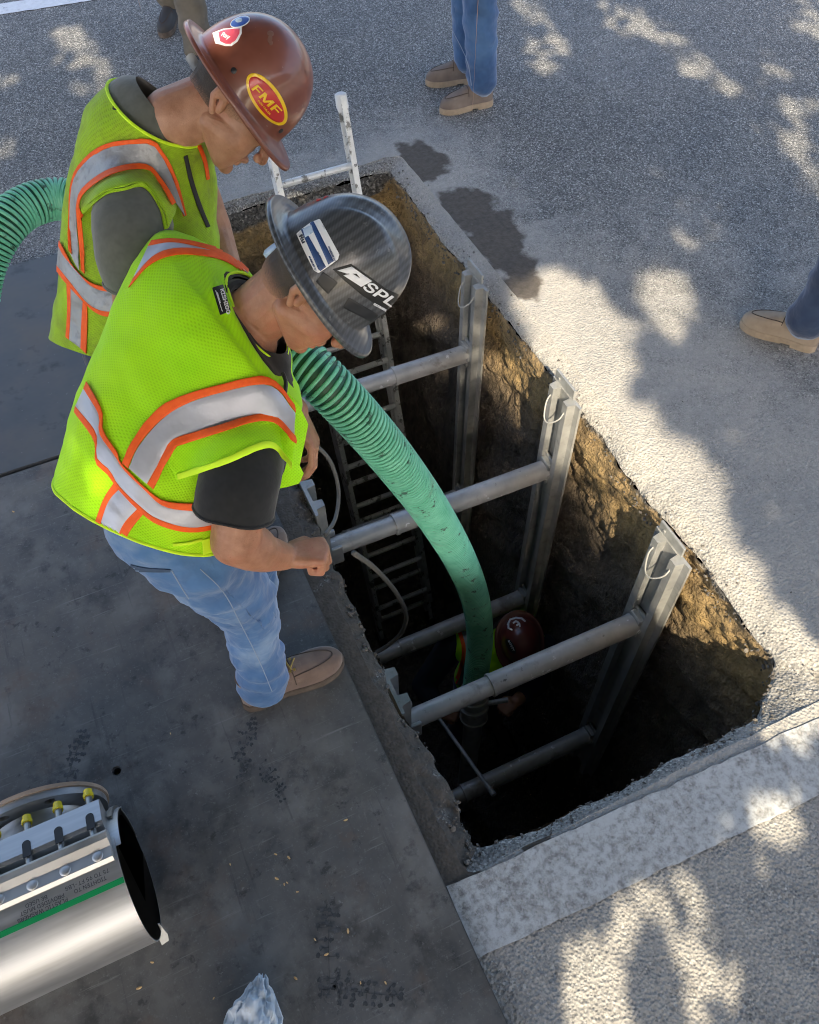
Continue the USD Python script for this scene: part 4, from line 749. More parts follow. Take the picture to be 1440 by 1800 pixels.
def boot(heel, toe_dir, L, upper, sole, parent, shaft=.16, name='boot', laces=False, label=None, seam_mat='seam_dark'):
    X = unit(V(toe_dir[0], toe_dir[1], 0)); Y = V(-X[1], X[0], 0); Z = V(0, 0, 1)
    W = lambda t: np.interp(t, [0, .04, .12, .3, .45, .62, .75, .86, .94, .985, 1], [.012, .028, .036, .034, .036, .046, .049, .044, .032, .016, .002]) * L / .31
    Hh = lambda t: np.interp(t, [0, .03, .1, .25, .36, .5, .64, .78, .9, .97, 1], [.05, .085, .115, .125, .116, .092, .073, .061, .050, .036, .02])
    t = np.r_[0, .015, .04, .08, .14, .2, .27, .34, .42, .5, .58, .66, .74, .81, .87, .92, .955, .98, .995, 1]
    out = np.r_[np.stack([t * L, W(t)], 1), np.stack([t[::-1] * L, -W(t[::-1])], 1)]; pol = sg.Polygon(out).buffer(.004)
    o = np.asarray(heel, float)
    mk_ = lambda p, z0, z1: place(trimesh.creation.extrude_polygon(p, z1 - z0, engine='earcut'), o + Z * z0, X, Y, Z)
    sl = [mk_(pol, .010, .030), mk_(pol.intersection(sg.box(-.1, -.1, L * .30, .1)), 0, .011), mk_(pol.intersection(sg.box(L * .42, -.1, 1, .1)).buffer(-.002), .002, .011)]
    b = part(name, _upper(o, X, Y, Z, t, L, W, Hh, shaft), upper, parent, label=label, smooth=60)
    part('sole', sl, sole, b, smooth=30)
    weltm = tube(np.array([o + X * x + Y * y + Z * .031 for x, y in pol.buffer(-.003).exterior.coords]), .0028, 6, False); part('welt', weltm, sole, b)
    um = trimesh.util.concatenate(_upper(o, X, Y, Z, t, L, W, Hh, shaft)[:1])
    def on(xy, lift):                                               # points of the leather under (x, y)
        out = []
        for x, y in xy:
            P_, N_, ok = cast(um, o + X * x + Y * y + Z * .5, -Z[None]); 
            if ok[0]: out.append(P_[0] + N_[0] * lift)
        return np.array(out)
    ap = on([(L * (.50 + .41 * math.sin(a)), math.cos(a) * .031 * L / .31) for a in np.linspace(0, math.pi, 30)], .0006)
    if len(ap) > 3: part('apron_seam', tube(spline(ap, 60), .0021, 6), seam_mat, b)
    cross = on([(L * .50, y) for y in np.linspace(-.040, .040, 16)], .0004)
    if len(cross) > 3: part('vamp_seam', tube(cross, .0018, 6), seam_mat, b)
    if laces:
        for i in range(4):
            x = L * (.40 + .042 * i); w = .020 - .0015 * i
            pl = on([(x + (.012 if i % 2 else -.004) * (y / w), y) for y in np.linspace(-w, w, 9)], .003)
            if len(pl) > 2: part('lace', tube(pl, .0024, 6), 'lace', b)
            for sgn in (1, -1):
                e = on([(x, sgn * (w + .003))], .0); 
                if len(e): part('eyelet', tube(np.array([e[0] - Z * .002, e[0] + Z * .0025]), .0046, 10), 'brass', b)
    return b
def _upper(o, X, Y, Z, t, L, W, Hh, shaft):
    rs = []; a = np.linspace(0, np.pi, 22)
    for q in t:
        w, h = max(W(q), .003), Hh(q); ca, sa = np.sign(np.cos(a)) * np.abs(np.cos(a)) ** .75, np.sin(a) ** np.interp(q, [0, .3, .6, 1], [.55, .8, .62, .55])
        nar = 1 - (.25 * np.interp(q, [.1, .3, .5], [1, 1, 0])) * np.sin(a) ** 3
        rs.append(o + X * (q * L) + Y * (w * ca * nar)[:, None] + Z * (.029 + h * sa)[:, None])
    up = skin(np.array(rs), closed=True)
    c = o + X * (L * .19); path = np.array([c + Z * .07, c + Z * .11, c + Z * .14 - X * .004, c + Z * shaft - X * .006]); th = np.linspace(0, 2 * np.pi, 20, endpoint=False)
    sh = skin(np.array([p + (np.cos(th) * .054)[:, None] * X + (np.sin(th) * .041)[:, None] * Y for p in path]))
    return [up, sh]
def hat_mesh(c, f, u, A=.119, B=.100, Hd=.146, brim=.034, front=.022, drop=.28, ridge=0.0):
    s = np.cross(f, u); n = 96; th = np.linspace(0, 2 * np.pi, n, endpoint=False); R = []; ct, st_ = np.cos(th), np.sin(th); uv = []
    def ring(rf, rs, z): return c + f * (rf * ct)[:, None] + s * (rs * st_)[:, None] + u * (np.broadcast_to(z, th.shape))[:, None]
    for ph in np.linspace(.03, np.pi / 2, 26):
        q, z = math.sin(ph) ** .93, Hd * math.cos(ph) ** .88
        rr = ring(A * q, B * q, z)
        if ridge:
            lat = B * q * st_; fwd = A * q * ct
            bumpz = ridge * (np.exp(-(lat / .020) ** 4) + .6 * np.exp(-((np.abs(lat) - .052) / .009) ** 4) * (fwd < .08)) * np.clip((z / Hd - .35) / .3, 0, 1)
            rr = rr + u * bumpz[:, None]
        R.append(rr)
    wb = brim + front * np.clip(ct, 0, 1) ** 2 + .006 * np.clip(-ct, 0, 1) ** 2
    dz = -drop * wb * (1 - .75 * np.clip(ct, 0, 1) ** 3 * .0)
    for t in (.06, .16, .32, .5, .7, .86, .96, 1.0):
        R.append(c + f * ((A + wb * t) * ct)[:, None] + s * ((B + wb * t) * st_)[:, None] + u * (dz * t ** 1.15 - .004 * min(t * 6, 1) + (.004 if .84 < t < .99 else 0))[:, None])
    for t in (.99, .8, .5, .2, .04): R.append(c + f * ((A + wb * t) * ct)[:, None] + s * ((B + wb * t) * st_)[:, None] + u * (dz * t ** 1.15 - .0085)[:, None])
    for ph in np.linspace(np.pi / 2 - .05, .05, 12):
        q, z = math.sin(ph) ** .93, Hd * math.cos(ph) ** .88; R.append(ring((A - .005) * q, (B - .005) * q, z - .006))
    R = np.array(R); m = skin(R); q = np.asarray(m.vertices) - c
    return m, np.stack([q @ f, q @ u], 1)
def torso(rings, n=96, k=64, p=2.25, wr=((4, .010), (9, .008), (22, .004)), seed=0, sc=1.0):
    """rings: ((left px), (right px), depth left, depth right, half thickness) from hem to neck; returns the loft, its st, and the ring frames."""
    c = np.array([(C(*l, dl) + C(*r, dr)) / 2 for l, r, dl, dr, h in rings]); h = np.array([(C(*r, dr) - C(*l, dl)) / 2 for l, r, dl, dr, h_ in rings]); t = np.array([x[4] for x in rings])
    D_ = spline(np.c_[c, h, t], k); c, h, t = D_[:, :3], D_[:, 3:6], D_[:, 6]; ax = np.gradient(c, axis=0); nd = np.cross(ax, h); nd /= np.linalg.norm(nd, axis=1, keepdims=True)
    if (nd[k // 2] @ (EYE - c[k // 2])) < 0: nd = -nd
    th = np.linspace(0, 2 * np.pi, n, endpoint=False); ct = np.sign(np.cos(th)) * np.abs(np.cos(th)) ** (2 / p); s_ = np.sign(np.sin(th)) * np.abs(np.sin(th)) ** (2 / p)
    R = c[:, None] + sc * (ct[None, :, None] * h[:, None] + s_[None, :, None] * (nd * t[:, None])[:, None])
    m = skin(R, cap=(False, False)); v = np.array(m.vertices)
    for s0, a in wr: v = v + np.array(m.vertex_normals) * ((meshkit.fbm(v * s0, 3, seed) - .5) * 2 * a)[:, None]
    m.vertices = v; per = np.linalg.norm(h, axis=1)[:, None] * 3.6 * (th / (2 * np.pi))[None]; ln = np.r_[0, np.cumsum(np.linalg.norm(np.diff(c, axis=0), axis=1))][:, None] + 0 * per
    return m, np.stack([per, ln], -1).reshape(-1, 2), (c, h, nd, t)
def planar_st(m): return np.stack([np.asarray(m.vertices) @ RC[:, 0], np.asarray(m.vertices) @ RC[:, 1]], 1)
def hem_roll(m, n, first=True):                                     # the loft's edge ring as a bound hem
    P = np.asarray(m.vertices)[:n] if first else np.asarray(m.vertices)[-n:]; P = np.vstack([P, P[:1]]); return tube(P, .0035, 6, False)

# ---- worker in the bright vest, bending over the trench
m2 = thing('person', 'worker in clean bright lime vest, jeans and dark carbon-pattern hard hat bending over the trench', 'person', (0, 1.25, PZ))
f2, u2 = unit(CV(.52, .74, .43)), None
def upfrom(f, a, b, phi):
    n = unit(np.cross(f, np.cross(unit(CV(0, 0, -1)), f))); base = unit(CV(a, b, 0) - f * f.dot(CV(a, b, 0))); return unit(base * math.cos(phi) + unit(n - base * n.dot(base)) * math.sin(phi))
u2 = upfrom(f2, .83, -.55, .38); s2 = np.cross(f2, u2)
hb2 = C(577, 477, 1.55); hc2 = C(553, 502, 1.595)
rt2 = [((122, 830), (392, 968), 1.79, 1.74, .150), ((136, 772), (396, 925), 1.78, 1.72, .150), ((160, 700), (412, 880), 1.77, 1.70, .15), ((192, 618), (440, 838), 1.76, 1.69, .145), ((228, 535), (480, 795), 1.745, 1.68, .14),
       ((262, 450), (513, 752), 1.73, 1.67, .13), ((296, 411), (525, 722), 1.725, 1.665, .115), ((345, 420), (515, 695), 1.715, 1.66, .10), ((398, 452), (498, 660), 1.705, 1.655, .085), ((424, 482), (484, 630), 1.70, 1.65, .072)]
vest2, st2, fr2 = torso(rt2, seed=3)
sh2 = [C(440, 765, 1.70), C(428, 815, 1.625), C(417, 862, 1.60), C(411, 900, 1.61)]
slv2 = tube(spline(sh2, 18), np.interp(np.linspace(0, 1, 18), [0, .4, .9, 1], [.066, .078, .0765, .076]), 30, True)
v_ = np.array(slv2.vertices); slv2.vertices = v_ + np.array(slv2.vertex_normals) * ((meshkit.fbm(v_ * 11, 3, 4) - .5) * .014)[:, None]
shl2 = tube(spline([C(320, 470, 1.76), C(335, 530, 1.86), C(350, 575, 1.95)], 10), .07, 24)
shirt2, _, _ = torso(rt2, sc=.90, seed=5)
neck2 = C(455, 552, 1.665)
body2 = bones(head_segs(hc2, f2, u2) + [((neck2, .063), (hc2 - u2 * .03 - f2 * .022, .060)), ((C(300, 720, 1.74), .10), (C(400, 600, 1.69), .10)), ((C(400, 600, 1.74), .08), (neck2, .06)), ((C(300, 720, 1.74), .10), (V(-.05, 1.24, .95), .085)),
    ((V(-.06, 1.15, .92), .07), (V(.055, 1.17, .48), .055)), ((V(.055, 1.17, .48), .055), (V(.03, 1.15, .12), .04)), ((V(-.06, 1.34, .92), .07), (V(.10, 1.42, .5), .055)), ((V(.10, 1.42, .5), .055), (V(.12, 1.50, .12), .04)),
    ((C(440, 765, 1.72), .045), (C(428, 850, 1.62), .052)), ((C(440, 765, 1.72), .045), (C(400, 640, 1.76), .05)), ((C(428, 850, 1.62), .052), (C(414, 952, 1.67), .050)), ((C(414, 952, 1.67), .050), (C(442, 962, 1.71), .049), (C(462, 972, 1.76), .041)), ((C(462, 972, 1.76), .041), (C(500, 978, 1.83), .030)),
    ((C(330, 470, 1.82), .045), (C(400, 600, 1.95), .045)), ((C(400, 600, 1.95), .045), (C(520, 722, 1.96), .030)), ((C(330, 470, 1.82), .045), (C(400, 560, 1.78), .05))]
    + hand_segs(C(500, 978, 1.83), CV(1, -.12, .2), CV(-.1, .6, .6), 1, (1.45, 1.55, 1.0), .98) + hand_segs(C(524, 728, 1.96), CV(.36, .75, .25), CV(-.75, .3, .2), -1, (.5, .6, .45), .95), .0075, 3, [(30, .001)], 2)
part('body', body2, 'skin_tan', m2, smooth=True)
hr_, fd_ = hair_mesh(hc2, f2, u2, 1.0, -.08); part('hair', hr_, 'hair_fade', m2, attrs={'fade': fd_})
for sgn in (1, -1): part('eye', tri(ball(hc2 + f2 * .080 + s2 * .03 * sgn + u2 * .008, .0115)), 'label_white', m2)
part('shirt', [shirt2, slv2, shl2], 'shirt_black', m2, smooth=50)
part('collar', tube(np.array([neck2 - unit(hc2 - neck2) * .022 + (math.cos(a) * unit(np.cross(hc2 - neck2, V(0, 0, 1))) + math.sin(a) * unit(np.cross(hc2 - neck2, np.cross(hc2 - neck2, V(0, 0, 1))))) * .072 for a in np.linspace(0, 2 * np.pi, 30)]), .010, 8), 'shirt_black', m2)
tr2 = bones([((V(-.06, 1.18, .97), .120), (V(-.06, 1.31, .97), .120)), ((V(-.06, 1.18, .95), .120), (V(-.025, 1.15, .86), .104)), ((V(-.025, 1.15, .86), .102), (V(.05, 1.17, .50), .079)), ((V(.05, 1.17, .50), .079), (V(.03, 1.16, .30), .070)), ((V(.03, 1.16, .30), .070), (V(.025, 1.155, .125), .074)),
    ((V(-.06, 1.31, .95), .118), (V(-.03, 1.35, .86), .104)), ((V(-.03, 1.35, .86), .104), (V(.09, 1.43, .50), .084)), ((V(.09, 1.43, .50), .086), (V(.105, 1.49, .125), .08))], .012, 6, [(8, .012), (19, .010), (45, .003)], 11)
tr2 = folds(tr2, .034, seed=31); tr2, hm_ = hemmed(tr2, .072)
jeans = part('jeans', tr2, 'jeans_light', m2, smooth=True, label='faded light blue jeans')
for h_ in hm_: part('hem_stitch', h_, 'seam_thread', jeans)
def seam(target, pts, r=.0014): 
    P, N_, ok = cast(target, EYE, np.array([ray(*p) for p in resample(pts, 40)])); P = (P + N_ * r * .6)[ok]; return tube(P, r, 6)
for pts in ([(352, 1000), (392, 1040), (425, 1100), (455, 1160), (478, 1215)], [(302, 1003), (318, 1030), (332, 1052)], [(188, 968), (205, 990), (240, 1003), (270, 1004), (300, 1001)]):
    part('stitching', seam(tr2, pts), 'seam_thread', jeans)
part('pocket', ribbon(tr2, [(190, 968), (212, 984), (250, 996), (300, 1000)], [(196, 972), (222, 1000), (262, 1004), (300, 1004)], 16, 4, .001, .002), 'jeans_pocket', jeans)
boot(V(-.055, 1.155, PZ), (1, .03), .325, 'boot_suede', 'sole_dark', m2, laces=True)
boot(V(.07, 1.44, PZ), (.58, .82), .315, 'boot_suede', 'sole_dark', m2)
part('sleeve_hem', tube(np.asarray(slv2.vertices)[-31:-1][list(range(30)) + [0]], .0035, 6, False), 'shirt_black', m2)
vp2 = part('safety_vest', vest2, 'vest_bright', m2, uv=st2, label='clean bright lime mesh safety vest')
both = trimesh.util.concatenate([vest2, slv2])
def vpart(name, A, B, mt, par, tgt, n=30, k=5, off=.0015, thick=.0018, label=None, taut=False):
    m = (flap if taut else ribbon)(tgt, A, B, n, k, off, thick)
    if len(m.faces) == 0: print('EMPTY', name, A[0]); return
    return part(name, m, mt, par, label=label, smooth=True, uv=planar_st(m) if mt.startswith('vest') else None)
cap2 = flap(both, [(292, 808), (315, 780), (380, 760), (472, 735), (518, 774)], [(312, 842), (332, 836), (400, 812), (473, 785), (513, 824)], 40, 10, .006, .003)
part('shoulder_panel', cap2, 'vest_bright', vp2, smooth=True, uv=planar_st(cap2))
full2 = trimesh.util.concatenate([vest2, slv2, cap2]); capt = full2
E1 = [(215, 814), (233, 778), (260, 738), (300, 705), (380, 678), (467, 664), (516, 712)]; E2 = [(227, 823), (245, 785), (280, 743), (320, 714), (385, 691), (470, 678), (518, 726)]
E3 = [(259, 850), (290, 797), (310, 771), (385, 751), (472, 729), (518, 768)]; E4 = [(270, 860), (300, 803), (318, 783), (385, 764), (472, 741), (518, 781)]
W1 = [(156, 672), (182, 722), (184, 757), (209, 795), (216, 814), (267, 865), (296, 881), (352, 884), (395, 882)]; W2 = [(151, 685), (177, 730), (178, 763), (205, 801), (219, 823), (257, 861), (288, 889), (334, 896), (395, 895)]
W3 = [(137, 715), (172, 762), (173, 803), (196, 826), (212, 853), (248, 889), (279, 911), (334, 925), (395, 915)]; W4 = [(135, 726), (168, 775), (171, 813), (193, 835), (209, 858), (245, 896), (279, 921), (334, 934), (395, 924)]
V1 = [(202, 848), (183, 878), (164, 930)]; V2 = [(213, 857), (191, 884), (173, 936)]; V3 = [(246, 890), (218, 921), (201, 962)]; V4 = [(256, 899), (230, 932), (212, 968)]
S1 = [(268, 424), (300, 421), (340, 426), (400, 444), (436, 475)]; S2 = [(262, 434), (300, 428), (340, 434), (398, 452), (435, 481)]; S3 = [(236, 490), (270, 452), (310, 438), (370, 442), (410, 457), (434, 484)]; S4 = [(228, 506), (265, 466), (312, 449), (370, 453), (408, 467), (434, 491)]
for (a, b, c_, d_), tg, o in (((V1, V2, V3, V4), capt, .0015), ((E1, E2, E3, E4), capt, .0045), ((S1, S2, S3, S4), capt, .0015), ((W1, W2, W3, W4), vest2, .0042)):
    vpart('orange_trim', a, b, 'orange_trim', vp2, tg, off=o, taut=o == .0045); vpart('reflective_stripe', b, c_, 'reflective_silver', vp2, tg, off=o - .0003, taut=o == .0045); vpart('orange_trim', c_, d_, 'orange_trim', vp2, tg, off=o, taut=o == .0045)
vpart('binding', [(312, 833), (332, 827), (400, 803), (473, 776), (515, 813)], [(313, 843), (332, 838), (400, 814), (473, 787), (513, 826)], 'lime_binding', vp2, full2, 40, 3, .0015, .002, taut=True)
part('binding', hem_roll(vest2, 96), 'lime_binding', vp2); part('binding', hem_roll(vest2, 96, False), 'lime_binding', vp2)
vpart('pocket_panel', [(354, 950), (372, 943), (391, 937)], [(357, 994), (376, 989), (393, 975)], 'lime_binding', vp2, vest2, 14, 10)
vpart('binding', [(303, 955), (330, 952), (354, 946)], [(304, 960), (331, 957), (355, 951)], 'lime_binding', vp2, vest2, 12, 3)
fp = np.array([[C(506, 690, 1.63), C(526, 712, 1.655), C(542, 746, 1.69)], [C(506, 740, 1.64), C(522, 765, 1.67), C(535, 782, 1.70)], [C(510, 790, 1.65), C(519, 805, 1.68), C(527, 818, 1.70)], [C(500, 828, 1.66), C(518, 834, 1.68), C(534, 832, 1.70)], [C(484, 860, 1.68), C(505, 856, 1.69), C(526, 850, 1.71)]])
fpn = unit(EYE - fp[2, 1]); fpm = shell(fp.reshape(-1, 3), np.tile(fpn, (15, 1)), np.ones(15, bool), 5, 3, 0, .004); part('front_panel', fpm, 'vest_bright', vp2, uv=planar_st(fpm), smooth=True)
tagq = sg.Polygon([(375, 508), (390, 503), (403, 546), (388, 552)]).buffer(1.5); part('name_label', decal(vest2, tagq, .0012, .0012, 5), 'label_black', vp2, label='small black maker label with white lettering')
part('lettering', decal(vest2, set_text('KISHIGO', (386, 509.5), (2.2, 7.2), (5.4, -1.7)), .0026, .0005, 2), 'label_white', vp2)
part('lettering', decal(vest2, shapely.union_all([set_text('PREMIUM', (380.5, 516), (.85, 2.7), (2.2, -.7)), sg.Polygon([(378.5, 512), (379.5, 511.7), (391.5, 548), (390.5, 548.4)])]), .0026, .0005, 2), 'label_white', vp2)

def sticker(target, parent, poly, m, lab=None, off=.0006, th=.0006, name='sticker', step=5.0): return part(name, decal(target, poly, off, th, step), m, parent, label=lab, smooth=True)
hm2, hst2 = hat_mesh(hb2, f2, u2, Hd=.154, A=.121, B=.103, front=.016, ridge=.006)
hat2 = part('hard_hat', hm2, 'hat_carbon', m2, uv=hst2, label='dark carbon-pattern full brim hard hat')
ZX = lambda x, y: (460 + x / 4.8, 320 + y / 4.8)
sticker(hm2, hat2, sg.Polygon([ZX(*p) for p in ((300, 440), (345, 400), (420, 345), (490, 318), (520, 370), (652, 610), (640, 650), (560, 710), (480, 762), (445, 740), (370, 590))]).buffer(-2).buffer(3), 'white_print', 'white and blue label sticker')
sticker(hm2, hat2, sg.Polygon([ZX(*p) for p in ((335, 405), (362, 392), (545, 715), (500, 750), (480, 735))]), 'navy_print', None, .0014)
sticker(hm2, hat2, sg.Polygon([ZX(*p) for p in ((410, 350), (440, 332), (610, 665), (565, 695))]), 'navy_print', None, .0014)
sticker(hm2, hat2, sg.Polygon([ZX(*p) for p in ((352, 402), (425, 366), (440, 425), (372, 470))]), 'pale_blue_print', None, .0020)
sticker(hm2, hat2, set_text('Ru', ZX(318, 455), (4, 8.5), (5.5, -3.5)), 'black_ink', None, .0020, step=2, name='lettering')
for (x, y) in ((400, 625), (412, 655), (470, 590), (485, 620), (562, 545), (572, 575)): sticker(hm2, hat2, set_text('ADJUST FIT', ZX(x, y), (1.1, 2.4), (2.0, -1.0)), 'navy_print', None, .0022, step=2, name='lettering')
sticker(hm2, hat2, sg.Polygon([ZX(*p) for p in ((600, 735), (755, 690), (900, 790), (1050, 900), (1195, 965), (1085, 1085), (960, 1030), (830, 940), (700, 830))]), 'label_black', 'black sticker with slanted white lettering', .0006)
sticker(hm2, hat2, set_text('SPLIT', ZX(838, 885), (20.5, 13.5), (10.5, -13.8), True, .22), 'white_print', None, .0016, step=4, name='lettering')
sticker(hm2, hat2, sg.Polygon([ZX(*p) for p in ((640, 745), (760, 712), (930, 832), (838, 880), (690, 785), (765, 770), (830, 810), (800, 770), (720, 770))]).buffer(0), 'white_print', None, .0016, step=4, name='emblem')
sticker(hm2, hat2, set_text('DESIGNS', ZX(940, 1030), (3.4, 1.9), (2.2, -3.2)), 'white_print', None, .0016, step=2, name='lettering')
sticker(hm2, hat2, sg.Polygon([ZX(*p) for p in ((410, 165), (470, 125), (600, 88), (605, 100), (520, 135), (440, 168))]).buffer(1), 'red_print', 'red sticker on the far side of the dome')
for (x, y, a, b) in ((545, 870, 75, 52),): sticker(hm2, hat2, sg.Polygon([ZX(*p) for p in ((470, 840), (520, 770), (630, 850), (560, 930))]).buffer(2), 'dark_plastic', 'dark accessory slot', .0006)
sticker(hm2, hat2, sg.Polygon([ZX(*p) for p in ((700, 1050), (740, 985), (970, 1120), (950, 1180))]).buffer(2), 'dark_plastic', 'dark accessory slot', .0012)
kn = C(482, 434, 1.58); part('ratchet_knob', tube(np.array([kn - f2 * .004, kn, kn + f2 * .016, kn + f2 * .020]), [.020, .025, .025, .020], 24), 'pale_blue_print', hat2, label='pale ratchet knob at the nape')
part('sweat_band', tube(np.array([hb2 - u2 * .012 + f2 * .104 * math.cos(a) + s2 * .086 * math.sin(a) for a in np.linspace(0, 2 * np.pi, 50)]), .009, 8), 'dark_plastic', hat2)
gl = C(497, 655, 1.63); part('sunglasses', tube(spline([gl, gl + CV(.006, .018, 0), gl + CV(.004, .040, 0), gl + CV(-.006, .05, .01)], 14), .004, 8), 'dark_plastic', m2, label='dark sunglasses hanging at the collar')

# ---- worker in the dirty vest, standing behind him
m1 = thing('person', 'worker in dusty lime vest, olive T-shirt and brown hard hat looking down beside the ladder', 'person', (0, 1.75, PZ))
f1 = unit(CV(.56, .72, .40)); u1 = upfrom(f1, .82, -.56, .27); s1 = np.cross(f1, u1)
hb1 = C(427, 155, 1.74); hc1 = C(411, 182, 1.78)
rt1 = [((122, 580), (320, 640), 2.14, 2.02, .15), ((124, 530), (345, 560), 2.10, 1.98, .15), ((127, 460), (366, 470), 2.05, 1.94, .15), ((133, 385), (370, 385), 2.0, 1.90, .145), ((143, 310), (364, 325), 1.95, 1.86, .14),
       ((160, 240), (350, 285), 1.90, 1.82, .13), ((185, 175), (335, 266), 1.86, 1.79, .115), ((228, 140), (318, 258), 1.83, 1.77, .095)]
vest1, st1, fr1 = torso(rt1, seed=13)
rs1 = rt1[:-1] + [((232, 140), (322, 252), 1.83, 1.765, .092), ((262, 143), (322, 235), 1.81, 1.76, .076)]
shirt1, _, _ = torso(rs1, sc=.93, seed=15, wr=((6, .004),))
slv1 = tube(spline([C(235, 350, 1.80), C(232, 400, 1.735), C(238, 450, 1.73), C(246, 490, 1.76)], 18), np.interp(np.linspace(0, 1, 18), [0, .4, 1], [.064, .080, .074]), 30)
v_ = np.array(slv1.vertices); slv1.vertices = v_ + np.array(slv1.vertex_normals) * ((meshkit.fbm(v_ * 11, 3, 24) - .5) * .014)[:, None]
sll1 = tube(spline([C(325, 290, 1.98), C(342, 330, 2.03), C(350, 365, 2.07)], 10), [.055] * 10, 20)
neck1 = C(305, 210, 1.775)
body1 = bones(head_segs(hc1, f1, u1) + [((neck1, .064), (hc1 - u1 * .03 - f1 * .025, .060)), ((C(245, 420, 1.97), .11), (C(275, 290, 1.86), .10)), ((C(275, 300, 1.90), .08), (neck1, .06)), ((C(245, 420, 1.97), .11), (V(.02, 1.74, 1.0), .11)),
    ((V(.02, 1.64, .95), .08), (V(.03, 1.64, .5), .06)), ((V(.03, 1.64, .5), .06), (V(-.02, 1.66, .12), .045)), ((V(.02, 1.84, .95), .08), (V(.05, 1.86, .5), .06)), ((V(.05, 1.86, .5), .06), (V(.0, 1.88, .12), .045)),
    ((C(236, 360, 1.85), .045), (C(240, 440, 1.77), .05)), ((C(240, 440, 1.77), .05), (C(240, 470, 1.74), .052)), ((C(240, 470, 1.74), .052), (C(238, 580, 1.84), .045)), ((C(238, 580, 1.84), .045), (C(330, 600, 2.02), .032)),
    ((C(322, 285, 1.99), .06), (C(376, 400, 2.10), .043)), ((C(376, 400, 2.10), .043), (C(404, 480, 2.10), .032)), ((C(322, 285, 1.99), .05), (C(275, 300, 1.90), .06)), ((C(236, 360, 1.85), .045), (C(275, 300, 1.90), .06))]
    + hand_segs(C(330, 600, 2.02), CV(1, .1, .3), CV(0, .6, .6), 1, (.9, 1.0, .7), .98) + hand_segs(C(404, 480, 2.10), CV(.4, .8, .1), CV(-.7, .3, .2), -1, (.9, 1.0, .7), .98), .0075, 3, [(30, .001)], 3)
part('body', body1, 'skin', m1, smooth=True)
hr_, fd_ = hair_mesh(hc1, f1, u1, 1.0, -.07); part('hair', hr_, 'hair_brown', m1, attrs={'fade': fd_})
for sgn in (1, -1):
    part('eye', tri(ball(hc1 + f1 * .073 + s1 * .03 * sgn + u1 * .006, .0115)), 'label_white', m1)
    part('eyebrow', bones([((hc1 + f1 * .098 + s1 * .018 * sgn + u1 * .030, .005), (hc1 + f1 * .085 + s1 * .050 * sgn + u1 * .030, .004))], .004, 2), 'sideburn_hair', m1)
    part('hand_eye' if False else 'eyelid', tri(ball(hc1 + f1 * .080 + s1 * .03 * sgn + u1 * .0080, .0145)), 'skin', m1)
shp1 = part('shirt', [shirt1, slv1, sll1], 'shirt_olive', m1, smooth=50)
part('sleeve_hem', tube(np.asarray(slv1.vertices)[-31:-1][list(range(30)) + [0]], .004, 6, False), 'shirt_olive', shp1)
tr1 = bones([((V(.01, 1.66, .98), .125), (V(.01, 1.80, .98), .125)), ((V(.01, 1.65, .95), .12), (V(.03, 1.64, .5), .088)), ((V(.03, 1.64, .5), .088), (V(-.02, 1.66, .13), .082)), ((V(.01, 1.83, .95), .12), (V(.05, 1.86, .5), .088)), ((V(.05, 1.86, .5), .088), (V(.0, 1.88, .13), .082))], .018, 6, [(8, .010), (22, .006)], 12)
tr1 = folds(tr1, .03, seed=32); tr1, _ = hemmed(tr1, .08); part('trousers', tr1, 'jeans_dark', m1, smooth=True)
boot(V(-.10, 1.66, PZ), (1, .05), .31, 'boot_brown', 'sole_dark', m1); boot(V(-.08, 1.88, PZ), (1, .2), .31, 'boot_brown', 'sole_dark', m1)
vp1 = part('safety_vest', vest1, 'vest_dirty', m1, uv=st1, label='dusty soiled lime mesh safety vest')
both1 = trimesh.util.concatenate([vest1, slv1])
cap1 = flap(both1, [(138, 350), (160, 328), (202, 304), (258, 297), (284, 326), (306, 365)], [(146, 374), (187, 342), (220, 333), (253, 328), (282, 369), (290, 402)], 40, 10, .006, .003)
part('shoulder_panel', cap1, 'vest_dirty', vp1, uv=planar_st(cap1), smooth=True); capt1 = trimesh.util.concatenate([vest1, slv1, cap1])
E1 = [(120, 440), (119, 400), (127, 322), (147, 284), (187, 253), (240, 244), (267, 245), (284, 262), (307, 307), (328, 378)]; E2 = [(126, 447), (124, 400), (131, 325), (150, 291), (189, 261), (240, 252), (265, 253), (280, 268), (302, 312), (321, 380)]
E3 = [(142, 475), (139, 400), (140, 350), (156, 325), (200, 299), (256, 290), (284, 318), (306, 358)]; E4 = [(152, 481), (147, 400), (144, 356), (160, 334), (202, 309), (258, 300), (279, 326), (299, 362)]
W1 = [(108, 423), (120, 447), (133, 470), (157, 493), (185, 503), (230, 505)]; W2 = [(107, 433), (118, 453), (143, 482), (160, 500), (185, 511), (230, 514)]; W3 = [(104, 467), (120, 487), (150, 525), (170, 541), (192, 547), (230, 545)]; W4 = [(104, 477), (119, 497), (153, 533), (173, 550), (192, 556), (230, 554)]
V1 = [(119, 498), (120, 540), (117, 592)]; V2 = [(126, 506), (126, 545), (123, 597)]; V3 = [(147, 530), (145, 563), (143, 612)]; V4 = [(154, 536), (155, 563), (153, 622)]
for (a, b, c_, d_), tg, o in (((V1, V2, V3, V4), vest1, .0015), ((E1, E2, E3, E4), capt1, .0045), ((W1, W2, W3, W4), vest1, .0042)):
    vpart('orange_trim', a, b, 'orange_trim', vp1, tg, off=o, taut=o == .0045); vpart('reflective_stripe', b, c_, 'reflective_dirty', vp1, tg, off=o - .0003, taut=o == .0045); vpart('orange_trim', c_, d_, 'orange_trim', vp1, tg, off=o, taut=o == .0045)
